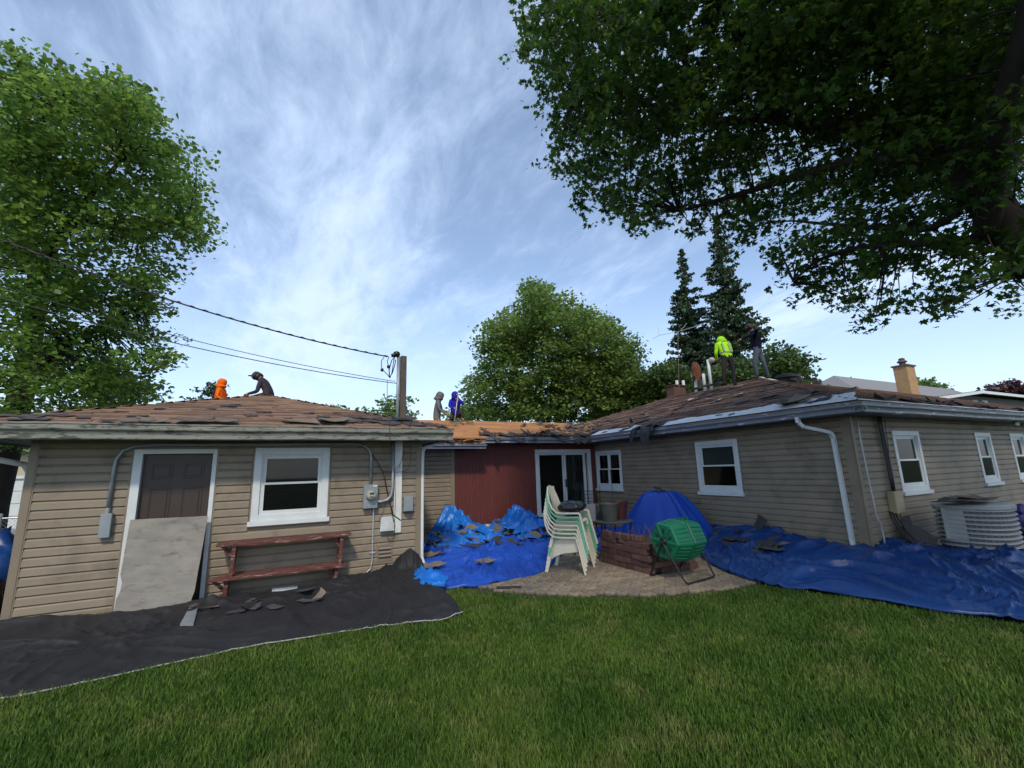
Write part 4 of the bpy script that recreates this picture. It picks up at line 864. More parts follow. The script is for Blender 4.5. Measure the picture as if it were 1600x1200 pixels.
debris(T3, 12, (.45, .75), (.1, .6), 'torn shingle scraps littering the bright blue tarp', 'the bright blue tarp', (.2, .42), .1, .4)
debris(T2, 34, (.05, .98), (.66, .98), 'torn shingle scraps on the royal blue tarp by the chairs', 'the royal blue tarp', (.13, .36), .3, .2)
debris(T4, 18, (.12, .38), (.42, .82), 'torn shingle scraps on the dark blue tarp below the house window', 'the dark blue tarp', (.15, .45), .35, .1)
debris(T5, 22, (.1, .95), (.2, .8), 'torn shingle scraps under the round plant table', 'the tarp below the table', (.16, .38), .35, .2)
debris(T1, 12, (.48, .66), (.60, .92), 'torn shingle scraps on the black tarp in front of the bench', 'the black tarp', (.12, .26), .4, .05)
for (px, py, s, me, lab, T_) in [(678, 886, .42, SCRB[0], 'large tan shingle piece on the front left of the royal blue tarp', 0), (757, 880, .34, SCRB[1], 'tan shingle flake near the centre of the royal blue tarp', 0), (793, 857, .55, SCR[0], 'big curled black shingle standing up on the royal blue tarp', 0)]:
    p = atZ(px, py, .14); o = scrap_at(p+Vector((0, 0, .02)), (0, -.15, 1), s, None, me, rz=.2, name='shingle_scrap'); tag(o, lab, 'shingle scrap')
mb = MB(); p = atZ(795, 917, .045); mb.box((p.x-.18, p.y-.05, p.z-.006), (p.x+.18, p.y+.05, p.z), Matrix.Rotation(-.45, 3, 'Z')); tag(link('shingle_scrap', mb, SHG, None), 'flat dark shingle tab lying on the bare pavers in front of the tarp', 'shingle scrap')
for (px, py, X_, h) in [(777, 822, 11.0, .3), (790, 820, 11.0, .3)]:
    p = atY(px, py, 10.95); o = scrap_at(p, (-.3, -1, .7), .42, None, SCR[3], name='shingle_scrap', tilt=.2); tag(o, ('left' if px < 780 else 'right')+' one of two black felt pieces standing against the red wall between the tarp heaps', 'shingle scrap', 'black felt pieces along the red wall')
mb = MB(); p = atY(803, 800, 11.1); q = [p+Vector((x*.3, .02*sin(x*9), z)) for x, z in ((-.6, -.12), (-.5, .02), (-.1, -.02), (.3, .07), (.6, .05), (.5, -.08), (0, -.14))]; mb.prism(q, (0, 0, 0), (0, .02, .004)); tag(link('plastic_scrap', mb, WHT, None), 'white plastic scrap on top of the right hand blue tarp heap', 'plastic scrap')
mb = MB(); p = atY(762, 827, 10.6); mb.lathe([(.0, 0), (.06, 0), (.07, .10), (.065, .12), (0, .12)], p, 12); tag(link('paint_can', mb, METL, None, smooth=True), 'small dented grey can among black felt on the tarp', 'can')
tag(scrap_at((7.72, 7.9, 1.13), (0, -.3, 1), .3, None, SCR[1], name='shingle_scrap'), 'black shingle scrap lying on top of the tarp covered mound', 'shingle scrap')
tag(scrap_at(T4.at(.30, .95)+Vector((-.05, 0, .1)), (-1, 0, .5), .3, None, SCR[2], name='shingle_scrap'), 'dark shingle scrap leaning on the siding above the dark blue tarp', 'shingle scrap')

# ------------------------------------------------------------ stacked chairs
def chair(name, mat, label, group):
    t = thing(name, label, 'chair', group=group)
    hw = .25
    for s in (-1, 1):
        # side band: back edge -> arm -> front leg, one piece (x forward, y side, z up)
        path = [(-.34, s*hw*.55, .98), (-.33, s*hw*.72, .86), (-.30, s*hw*.9, .74), (-.24, s*hw*1.05, .63), (-.16, s*hw*1.12, .565), (-.06, s*hw*1.15, .555), (.10, s*hw*1.15, .555), (.215, s*hw*1.14, .558), (.235, s*hw*1.13, .545), (.27, s*hw*1.13, .40), (.325, s*hw*1.17, .15), (.36, s*hw*1.2, .0)]
        mb = MB(); n = len(path); vs = []
        for i, (x, y, z) in enumerate(path):
            w = .045 if i < 5 else .055 if i < 9 else .048-.012*(i-8)/3
            T = Vector(path[min(n-1, i+1)])-Vector(path[max(0, i-1)]); T.y = 0; T.normalize(); Nn = Vector((-T.z, 0, T.x))*.011
            c = Vector((x, y, z)); a = Vector((0, s*w*.5, 0)); vs += [c-a-Nn, c+a-Nn, c+a+Nn, c-a+Nn]
        mb.add(vs, [(4*i+a, 4*i+(a+1) % 4, 4*i+4+(a+1) % 4, 4*i+4+a) for i in range(n-1) for a in range(4)]+[(0, 3, 2, 1), (4*n-4, 4*n-3, 4*n-2, 4*n-1)]); link('arm', mb, mat, t, local=True)
        mb = MB(); pr = [(-.22, s*.19, .40), (-.24, s*.22, .25), (-.28, s*.25, .10), (-.31, s*.26, 0)]
        for a, b in zip(pr, pr[1:]): mb.bar(a, b, .05, .016, (0, 1, 0))
        link('leg', mb, mat, t, local=True)
    mb = MB(); nx, ny = 10, 8; vs = []
    for i in range(nx+1):
        for j in range(ny+1):
            a = i/nx; b = j/ny*2-1; vs.append((-.22+a*.45, b*.205, .40+.03*abs(b)**2+.012*a-.05*max(0, a-.85)*6*.3))
    k = len(vs); vs += [(x, y, z-.006) for x, y, z in vs]
    fs = [(i*(ny+1)+j, (i+1)*(ny+1)+j, (i+1)*(ny+1)+j+1, i*(ny+1)+j+1) for i in range(nx) for j in range(ny)]; fs += [tuple(k+q for q in f)[::-1] for f in fs]
    mb.add(vs, fs); 
    for s in (-1, 1): mb.add([(-.27, s*.2, .16), (-.22, s*.2, .42), (.23, s*.235, .42), (.24, s*.235, .33), (.0, s*.225, .30), (-.15, s*.215, .25)], [(0, 1, 2, 3, 4, 5)])
    link('seat', mb, mat, t, local=True, smooth=False)
    mb = MB(); nx, ny = 9, 10; vs = []
    for i in range(nx+1):
        for j in range(ny+1):
            a = i/nx; b = j/ny*2-1; top = 1-.28*max(0, a-.6)*abs(b)**2; w = .21*(1-.35*max(0, a-.55)); z = .41+.59*a*top
            vs.append((-.22-.14*a+.05*abs(b)**2*(1-a*.5), b*w, z))
    k = len(vs); vs += [(x-.006, y, z) for x, y, z in vs]; fs = []
    for i in range(nx):
        for j in range(ny):
            if 2 <= i <= 7 and j in (2, 4, 5, 7) and False: continue
            fs.append((i*(ny+1)+j, (i+1)*(ny+1)+j, (i+1)*(ny+1)+j+1, i*(ny+1)+j+1))
    fs += [tuple(k+q for q in f)[::-1] for f in fs]; mb.add(vs, fs); link('backrest', mb, mat, t, local=True, smooth=True); return t
def dup(root, loc, rz, label=None):
    r = root.copy(); COL.objects.link(r); r.location = loc; r.rotation_euler = (0, 0, rz)
    if label: r['label'] = label
    for ch in list(root.children): c = ch.copy(); COL.objects.link(c); c.parent = r
    return r
GC = 'plastic garden chairs in one stack on the patio'
cw_ = chair('garden_chair', CHW, 'cream plastic garden chair at the bottom of the stack', GC); cg_ = chair('garden_chair', CHG, 'lower of the two sage green plastic chairs in the stack', GC)
f0 = Z(868, 897); f1 = Z(928, 901); cdir = (f1-f0); crz = atan2(cdir.y, cdir.x); cc = (f0+f1)/2+Vector((.02, .02, .03)); side = Vector((-sin(crz), cos(crz), 0)); cc += side*.27+Vector((-.15, .07, 0)); fw = Vector((cos(crz), sin(crz), 0))
CHL = [(cw_, None), (cw_, 'cream plastic garden chair second from the bottom of the stack'), (cw_, 'cream plastic garden chair third from the bottom of the stack'), (cw_, 'cream plastic garden chair directly beneath the two green ones'), (cg_, None), (cg_, 'upper of the two sage green plastic chairs in the stack'), (cw_, 'cream plastic chair on top of the stack holding a black bag')]
seen = set()
for i, (src, lab) in enumerate(CHL):
    loc = cc+fw*(i*.013)+Vector((0, 0, i*.064)); 
    if id(src) not in seen: src.location = loc; src.rotation_euler = (0, 0, crz); seen.add(id(src))
    else: dup(src, loc, crz, lab)
topc = cc+fw*(6*.013+.03)+Vector((0, 0, 6*.064+.56))
mb = MB(); nt_, nr = 32, 12; vs = []
for j in range(nr+1):
    ph = -pi/2+pi*j/nr
    for i in range(nt_):
        a = 2*pi*i/nt_; d = Vector((cos(a)*cos(ph), sin(a)*cos(ph), sin(ph))); k = 1+.14*(1-abs(noise.noise(d*3.2))*3)*.5+.10*noise.noise(d*2)
        q = Vector((abs(d.x)**.7*(1 if d.x > 0 else -1)*.22*k, abs(d.y)**.7*(1 if d.y > 0 else -1)*.22*k, max(-.07, d.z*.10*k))); vs.append(topc+Matrix.Rotation(crz, 3, 'Z')@q+Vector((0, 0, .075)))
mb.add(vs, [(j*nt_+i, j*nt_+(i+1) % nt_, (j+1)*nt_+(i+1) % nt_, (j+1)*nt_+i) for j in range(nr) for i in range(nt_)]); tag(link('plastic_bag', mb, BAG, None, smooth=True), 'shiny black plastic bag sitting on the top chair of the stack', 'bag')
def at8(x, y, D=8.0): return EYE+ray(x, y)/FPX*D

# ------------------------------------------------------------ plant table group
tbc = at8(958, 816, 8.3); tbc.z = .70
tb = thing('round_table', 'round dark wire plant table between chairs and tarp covered mound', 'table', (tbc.x, tbc.y, 0))
mb = MB(); mb.lathe([(0, .685), (.37, .685), (.385, .70), (.37, .71), (0, .712)], (tbc.x, tbc.y, 0), 32); link('table_top', mb, POTG, tb, smooth=True)
for k in range(4):
    a = pi/4+k*pi/2; d = Vector((cos(a), sin(a), 0)); c = Vector((tbc.x, tbc.y, 0)); mb = MB()
    mb.tube([c+d*.33+Vector((0, 0, .69)), c+d*.30+Vector((0, 0, .5)), c+d*.20+Vector((0, 0, .3)), c+d*.26+Vector((0, 0, .12)), c+d*.33+Vector((0, 0, .02))], .010, 6); link('leg', mb, BLKM, tb, smooth=True)
mb = MB(); mb.tube([(tbc.x+.2*cos(a), tbc.y+.2*sin(a), .3) for a in [k*2*pi/24 for k in range(25)]], .007, 6); link('ring', mb, BLKM, tb)
def pot(px, py, D, r0, r1, h, mat, lab):
    p = at8(px, py, D); p.z = .712; mb = MB(); mb.lathe([(0, 0), (r0, 0), (r1, h-.03), (r1+.012, h-.03), (r1+.014, h), (r1-.008, h), (r1-.02, h-.05), (0, h-.05)], p, 28); return tag(link('plant_pot', mb, mat, None, smooth=False), lab, 'pot')
pot(953, 812, 8.2, .13, .17, .32, POTG, 'large dark grey plant pot at the front of the round table'); pot(969, 812, 8.5, .12, .165, .33, POTR, 'dark red plant pot behind the large grey pot')
pot(938, 812, 8.6, .11, .14, .27, POTG, 'smaller dark pot at the back left of the round table')
mb = MB(); mb.tube([at8(957, 806, 8.7), at8(956, 715, 8.7)], .005, 5); mb.tube([at8(938, 800, 8.8), at8(937, 758, 8.8)], .005, 5); tag(link('plant_stakes', mb, BLKM, None), 'two thin stakes rising from the pots in front of the small window', 'stakes')
gr = thing('grill', 'black grill with grey side panel behind the stacked chairs', 'grill', at8(910, 850, 8.6)*1.0)
gp = [at8(905, 789, 8.3), at8(930, 787, 8.3), at8(931, 819, 8.3), at8(910, 822, 8.3)]
mb = MB(); mb.prism(gp, (0, 0, 0), (.01, .02, 0)); link('side_panel', mb, PANEL, gr)
c = at8(915, 800, 8.9); c.z = 0; mb = MB(); Rz = Matrix.Rotation(-YAW, 3, 'Z')
mb.box((c.x-.32, c.y-.2, .65), (c.x+.40, c.y+.22, .93), Rz, c+Vector((0, 0, .8))); link('firebox', mb, BLKM, gr, bevel=.02)
mb = MB(); mb.box((c.x-.34, c.y-.22, .931), (c.x+.42, c.y+.24, .965), Rz, c+Vector((0, 0, .95))); link('lid', mb, BLKM, gr, bevel=.01)
for dx, dy in ((-.28, -.16), (.34, -.16), (-.28, .18), (.34, .18)):
    p = c+Rz@Vector((dx, dy, 0)); mb = MB(); mb.tube([p+Vector((0, 0, .02)), p+Vector((0, 0, .66))], .015, 6); link('leg', mb, BLKM, gr)
wb = thing('wire_basket', 'black wire basket standing on the grill in front of the sliding door', 'basket', at8(919, 786, 9.0)); c = at8(919, 786, 9.0)
mb = MB()
for k in range(4): mb.tube([c+Vector((cos(a)*.12, sin(a)*.12, .03+k*.07)) for a in [q*2*pi/16 for q in range(17)]], .003, 4)
for k in range(12): a = k*2*pi/12; mb.tube([c+Vector((cos(a)*.12, sin(a)*.12, 0)), c+Vector((cos(a)*.12, sin(a)*.12, .24))], .003, 4)
link('wire', mb, BLKM, wb)

# ------------------------------------------------------------ brick planter + twigs
bp = thing('brick_planter', 'low planter of dry stacked dark red bricks full of twigs', 'planter', (5.5, 6.1, 0))
def brickmesh(l, w, h):
    mb = MB(); mb.box((-l/2, -w/2, 0), (l/2, w/2, h)); o = link('brick', mb, BRK, bp, local=True, bevel=.006); m_ = o.data; bpy.data.objects.remove(o); return m_
BM = [brickmesh(.195, .095, .088), brickmesh(.185, .092, .088), brickmesh(.2, .098, .086)]
BH = .0925
for c in range(5):
    y = 5.62+(.05 if c % 2 else 0); 
    while y < 6.82: inst('brick', random.choice(BM), (5.14+rnd(-.012, .012), y+.05, .032+c*BH), bp, (0, 0, pi/2+rnd(-.03, .03))) if not (c == 4 and random.random() < .25) else None; y += .202
    x = 5.20+(.0 if c % 2 else .09)
    while x < 5.98: inst('brick', random.choice(BM), (x+.1, 5.58+rnd(-.012, .012), .032+c*BH), bp, (0, 0, rnd(-.03, .03))) if not (c == 4 and random.random() < .25) else None; x += .202
    for y in (5.75, 5.95, 6.15, 6.35, 6.55): inst('brick', random.choice(BM), (6.12+rnd(-.01, .01), y, .032+c*BH), bp, (0, 0, pi/2)) if c < 4 else None
    x = 5.3
    while x < 6.1 and c < 4: inst('brick', random.choice(BM), (x, 6.78, .032+c*BH), bp, (0, 0, 0)); x += .202
mb = MB(); mb.box((5.2, 5.63, .03), (6.06, 6.72, .40)); link('soil', mb, SOIL, bp)
for i in range(5): inst('brick', BM[i % 3], (5.14+rnd(-.02, .03), 5.62+rnd(0, 1.1), .032+5*BH), bp, (0, 0, pi/2+rnd(-.3, .3)))
mb = MB()
for i in range(90):
    x, y = rnd(5.25, 6.0), rnd(5.65, 6.6); p = Vector((x, y, .38)); d = Vector((rnd(-1, 1), rnd(-1, 1), rnd(.5, 1.6))).normalized()*rnd(.15, .42); mb.tube([p, p+d*.5+Vector((rnd(-.03, .03), rnd(-.03, .03), 0)), p+d], [.004, .003, .0015], 4)
tag(link('dead_twigs', mb, M('twig', (.13, .10, .07), .9), None), 'tangle of dead brown stems in the brick planter', 'twigs', kind='stuff')

# ------------------------------------------------------------ compost tumbler
ct = thing('compost_tumbler', 'green plastic compost tumbler on a black tube stand', 'compost tumbler', (5.4, 5.2, 0))
hub = atX(1037, 846, 5.06); HY, HZ = hub.y, hub.z
X0, X1 = 5.06, 5.66; XM = (X0+X1)/2; R6 = .33
def hexpt(x, r, k, ph=0): a = k*pi/3+ph; return Vector((x, HY+r*cos(a), HZ+r*sin(a)))
ph = .08
for part, (xa, ra, xb, rb) in enumerate(((X0, R6*.86, XM-.006, R6), (XM+.006, R6, X1, R6*.86))):
    mb = MB(); vs = [hexpt(xa, ra, k, ph) for k in range(6)]+[hexpt(xb, rb, k, ph) for k in range(6)]
    mb.add(vs, [tuple(range(6)), tuple(range(6, 12))[::-1]]+[(k, k+6, (k+1) % 6+6, (k+1) % 6) for k in range(6)]); dr = link('drum_half', mb, GRN, ct, bevel=.014)
    for k in range(6):   # raised ribs on each side panel
        for q in (.22, .42, .62, .82):
            a0 = vs[k].lerp(vs[(k+1) % 6], q); b0 = vs[k+6].lerp(vs[(k+1) % 6+6], q); nn_ = ((a0+b0)/2-Vector(((xa+xb)/2, HY, HZ))); nn_.x = 0; nn_.normalize()
            mb = MB(); mb.bar(a0.lerp(b0, .15)+nn_*.004, a0.lerp(b0, .85)+nn_*.004, .028, .018, nn_); link('rib', mb, GRN, dr, bevel=.004)
    if part == 0:
        for k in range(6):
            a = k*pi/3+ph+pi/6; mb = MB(); c_ = Vector((X0-.006, HY+.15*cos(a), HZ+.15*sin(a))); d_ = Vector((0, cos(a), sin(a)))
            mb.bar(c_-d_*.035, c_+d_*.035, .03, .01, (1, 0, 0)); link('air_slot', mb, GRND, dr)
            a = k*pi/3+ph; mb = MB(); d_ = Vector((0, cos(a), sin(a))); c0 = Vector((X0-.004, HY, HZ)); mb.bar(c0+d_*.08, c0+d_*.25, .035, .02, (1, 0, 0)); link('rib', mb, GRN, dr, bevel=.005)
    else:
        for k in (0, 1): mb = MB(); mb.box((XM+.07+k*.12, HY-.03, HZ+R6*.80), (XM+.10+k*.12, HY+.05, HZ+R6*.80+.05)); link('grip', mb, GRN, dr)
mb = MB(); mb.lathe([(0, -.03), (.05, -.03), (.06, 0), (.045, .02)], (X0-.01, HY, HZ), 16, axis=0); link('hub', mb, BLKM, ct)
LN, RN, RF, LF = Vector((5.04, 5.53, .045)), Vector((5.08, 4.86, .045)), Vector((5.78, 4.96, .045)), Vector((5.70, 5.58, .045))
h1 = Vector((X0-.035, HY, HZ)); h2 = Vector((X1+.035, HY, HZ))
for A1, A2 in ((LN, LF), (RN, RF)):
    mb = MB(); up = Vector((0, 0, 1)); mid1 = (A1+h1)/2
    mb.tube([h1+Vector((0, 0, .02)), h1.lerp(A1, .1), A1.lerp(h1, .10), A1.lerp(h1, .03)+Vector((.015, 0, 0)), A1.lerp(A2, .05), A2.lerp(A1, .05), A2.lerp(h2, .03), A2.lerp(h2, .10), h2.lerp(A2, .1), h2+Vector((0, 0, .02))], .0135, 10); link('stand_tube', mb, BLKM, ct, smooth=True)

# ------------------------------------------------------------ air conditioner etc.
ac = thing('air_conditioner', 'round edged white louvred air conditioner unit beside the house end wall', 'air conditioner', (10.55, 3.55, 0))
AX, AY = 10.40, 3.48; rw, hH = .48, .86
def rsq(r, z, n=40, e=2.6):
    o = []
    for k in range(n):
        a = 2*pi*k/n; c, s = cos(a), sin(a); q = (abs(c)**e+abs(s)**e)**(-1/e); o.append(Vector((AX+r*q*c, AY+r*q*s, z)))
    return o
mb = MB(); a, b = rsq(rw-.05, .08), rsq(rw-.05, hH); n = 40; mb.add(a+b, [tuple(range(n))[::-1], tuple(range(n, 2*n))]+[(i, (i+1) % n, n+(i+1) % n, n+i) for i in range(n)]); link('coil', mb, ACD, ac)
for k in range(11):
    z = .10+k*.071; a, b, c_, d_ = rsq(rw-.035, z+.026), rsq(rw, z+.018), rsq(rw, z), rsq(rw-.05, z+.004)
    mb = MB(); mb.add(a+b+c_+d_, [(j*n+i, j*n+(i+1) % n, (j+1)*n+(i+1) % n, (j+1)*n+i) for j in range(3) for i in range(n)]); link('louvre', mb, ACW, ac, recalc=True)
mb = MB()
for i in range(n): p = rsq(rw-.03, 0)[i]; mb.box((p.x-.0015, p.y-.0015, .09), (p.x+.0015, p.y+.0015, hH-.02))
link('guard_wire', mb, ACW, ac)
mb = MB(); a, b, c_ = rsq(rw+.005, hH-.02), rsq(rw+.01, hH+.03), rsq(rw-.06, hH+.05); mb.add(a+b+c_, [(j*n+i, j*n+(i+1) % n, (j+1)*n+(i+1) % n, (j+1)*n+i) for j in range(2) for i in range(n)]+[tuple(2*n+i for i in range(n)), tuple(range(n))[::-1]]); link('top', mb, ACW, ac)
mb = MB(); mb.box((AX-.46, AY-.02, .34), (AX-.38, AY+.26, hH+.0)); link('control_panel', mb, ACW, ac, bevel=.008)
mb = MB(); a = atZ(1558, 832, .4); mb.box((AX+.16, AY-.408, .40), (AX+.28, AY-.402, .45)); link('badge', mb, M('pale_blue_sticker', (.25, .42, .62), .4), ac)
mb = MB(); mb.box((AX-.5, AY-.5, 0.0), (AX+.5, AY+.5, .08)); link('pad', mb, CONC, ac)
for i, (dx, dy, s, rz) in enumerate([(-.1, 0, .9, .1), (.25, .1, .7, .6), (-.45, .05, .6, 0)]):
    o = scrap_at((AX+dx, AY+dy, hH+.06+i*.01), (0, 0, 1), s, None, (SCRB if i < 2 else SCR)[i], rz=rz, name='shingle_scrap', tilt=.03); tag(o, ('brown torn shingle sheet lying flat on the air conditioner top', 'smaller brown shingle piece at the right of the air conditioner top', 'black shingle tip sticking out left of the air conditioner top')[i], 'shingle scrap')
db = thing('disconnect_box', 'tan electrical disconnect box on the end wall with black cables', 'electrical box', (9.53, 4.2, .75))
mb = MB(); mb.box((9.38, 4.10, .76), (9.66, 4.225, 1.13)); link('box', mb, TANB, db, bevel=.01)
ZW = lambda x, y, Y=4.17: atY(x, y, Y)
mb = MB()
for k, r in ((0, .016), (1, .012), (2, .020)):
    mb.tube([ZW(1371+k*2, 648), ZW(1374+k*2, 665), ZW(1382+k*2, 705), ZW(1390+k*2, 745), ZW(1395+k*1.5, 770)], r, 6)
mb.tube([ZW(1382, 655), ZW(1388, 700), ZW(1392, 740), ZW(1400, 775), ZW(1406, 800), ZW(1410, 825, 4.1)], .006, 6)
tag(link('cable_bundle', mb, BLK, None, smooth=True), 'thick black cable bundle running from soffit down to the tan box', 'cable')
mb = MB()
for k in range(3): mb.tube([ZW(1390+k*4, 800), ZW(1396+k*5, 815, 4.1), ZW(1408+k*5, 832, 4.0), ZW(1424+k*4, 846, 3.8), ZW(1445, 852, 3.7), ZW(1462, 850, 3.6)], .013, 6)
tag(link('cable_loop', mb, BLK, None, smooth=True), 'black hoses sagging from the tan box to the air conditioner', 'hose')
mb = MB(); mb.tube([ZW(1338, 650), ZW(1343, 680), ZW(1355, 740), ZW(1366, 790), ZW(1369, 806), ZW(1376, 820), ZW(1381, 840), ZW(1384, 862)], .014, 8); tag(link('thin_conduit', mb, METL, None, smooth=True), 'thin pale bent conduit down the end wall right of the corner', 'conduit')
o = scrap_at(ZW(1432, 838, 4.0), (-.3, -1, .6), .55, None, SCR[4], name='shingle_scrap'); tag(o, 'black shingle slab propped between the hoses and the air conditioner', 'shingle scrap')

# ------------------------------------------------------------ roof furniture
def pipe(px, py, ptx, pty, Y, r, mat, lab, ball=False):
    a = atY(px, py, Y); b = atY(ptx, pty, Y); mb = MB(); mb.tube([a-Vector((0, 0, .2)), a.lerp(b, .5), b], r, 10); o = tag(link('vent_pipe', mb, mat, None, smooth=True), lab, 'pipe')
    return o
YR = 11.0
pipe(1087, 607, 1087, 580, YR, .055, PVC, 'white roof pipe hung with rust coloured cloth'); pipe(1101, 603, 1099, 584, 10.5, .055, PVC, 'short white roof pipe between two taller ones')
o = pipe(1111, 602, 1106, 562, 10.2, .05, PVC, 'tallest white roof pipe topped by a round globe')
mb = MB(); c = atY(1112, 563, 10.1); mb.lathe([(0, -.11), (.06, -.09), (.10, -.04), (.11, 0), (.10, .05), (.05, .095), (0, .11)], c, 16); tag(link('globe', mb, M('grey_globe', (.36, .36, .32), .6), None, smooth=True), 'round grey globe fixed at the top of the tallest white roof pipe', 'globe')
mb = MB(); c = atY(1088, 580, YR-.1); vs = []; nt_ = 24
for j, (r, z) in enumerate(((.02, .30), (.07, .27), (.11, .18), (.13, 0), (.12, -.18), (.14, -.26))):
    for i in range(nt_): a = 2*pi*i/nt_; k = 1+.32*sin(a*5+j*.8)+.2*sin(a*3+j); vs.append(c+Vector((r*k*cos(a)*1.1, r*k*sin(a), z+(.06 if j < 4 else .13)*sin(a*3+j))))
mb.add(vs, [(j*nt_+i, j*nt_+(i+1) % nt_, (j+1)*nt_+(i+1) % nt_, (j+1)*nt_+i) for j in range(5) for i in range(nt_)]); tag(link('rust_cloth', mb, RUST, None, smooth=True), 'rust brown cloth bundled over the left white roof pipe', 'cloth')
chm = thing('chimney', 'short red brick chimney behind the far slope with white flues', 'chimney', atY(1062, 613, 14))
a = atY(1054, 617, 14.0); b = atY(1071, 604, 14.0); mb = MB(); mb.box((a.x, 14.0, 3.2), (b.x, 14.45, b.z)); link('stack', mb, BRK, chm)
mb = MB(); mb.box((a.x-.04, 13.96, b.z+.001), (b.x+.04, 14.49, b.z+.06)); link('cap', mb, BRK, chm)
for px in (1058, 1068): mb = MB(); p = atY(px, 602, 14.2); mb.lathe([(.07, 0), (.07, .2), (.05, .22)], p, 10); link('flue', mb, PVC, chm)
an = thing('tv_antenna', 'old grey rooftop television antenna left of the workers', 'antenna', atY(1060, 608, 13.0))
YA = 13.0; Q = lambda x, y: atY(x, y, YA)
mb = MB(); mb.tube([Q(1061, 612), Q(1059, 520)], .018, 6); link('mast', mb, WOODO, an)
mb = MB(); mb.tube([Q(1064, 517), Q(1100, 506)], .014, 6); mb.tube([Q(1064, 517), Q(1078, 527)], .014, 6); mb.tube([Q(1064, 517), Q(1030, 524), Q(1020, 529)], .010, 6); mb.tube([Q(1030, 524), Q(1028, 511)], .006, 6); mb.tube([Q(1063, 517), Q(1073, 505)], .008, 6); link('element', mb, GALV, an)
def roofvent(px, py, Y, r, h, lab):
    c = atY(px, py, Y); mb = MB(); mb.lathe([(0, 0), (r*.7, 0), (r*.7, h*.4), (r, h*.45), (r, h*.7), (r*.5, h), (0, h)], c, 20); tag(link('roof_vent', mb, BLKM, None), lab, 'roof vent')
roofvent(1230, 597, 9.2, .42, .28, 'low round black roof vent on the ridge right of the workers')
mb = MB(); c = atY(1202, 593, 9.3); mb.box((c.x-.5, c.y-.02, c.z-.02), (c.x+.9, c.y+.02, c.z+.02), Matrix.Rotation(.08, 3, 'Y')); tag(link('ridge_board', mb, WHTD, None), 'pale board lying along the ridge beside the round vent', 'board')
mb = MB(); pts = [atY(x, y, 9.6) for x, y in ((1085, 608), (1100, 603), (1115, 601), (1128, 597))]
for a, b in zip(pts, pts[1:]): mb.bar(a, b, .3, .06)
tag(link('felt_roll', mb, SHG, None), 'strip of black roofing felt lying below the white pipes', 'roofing felt')

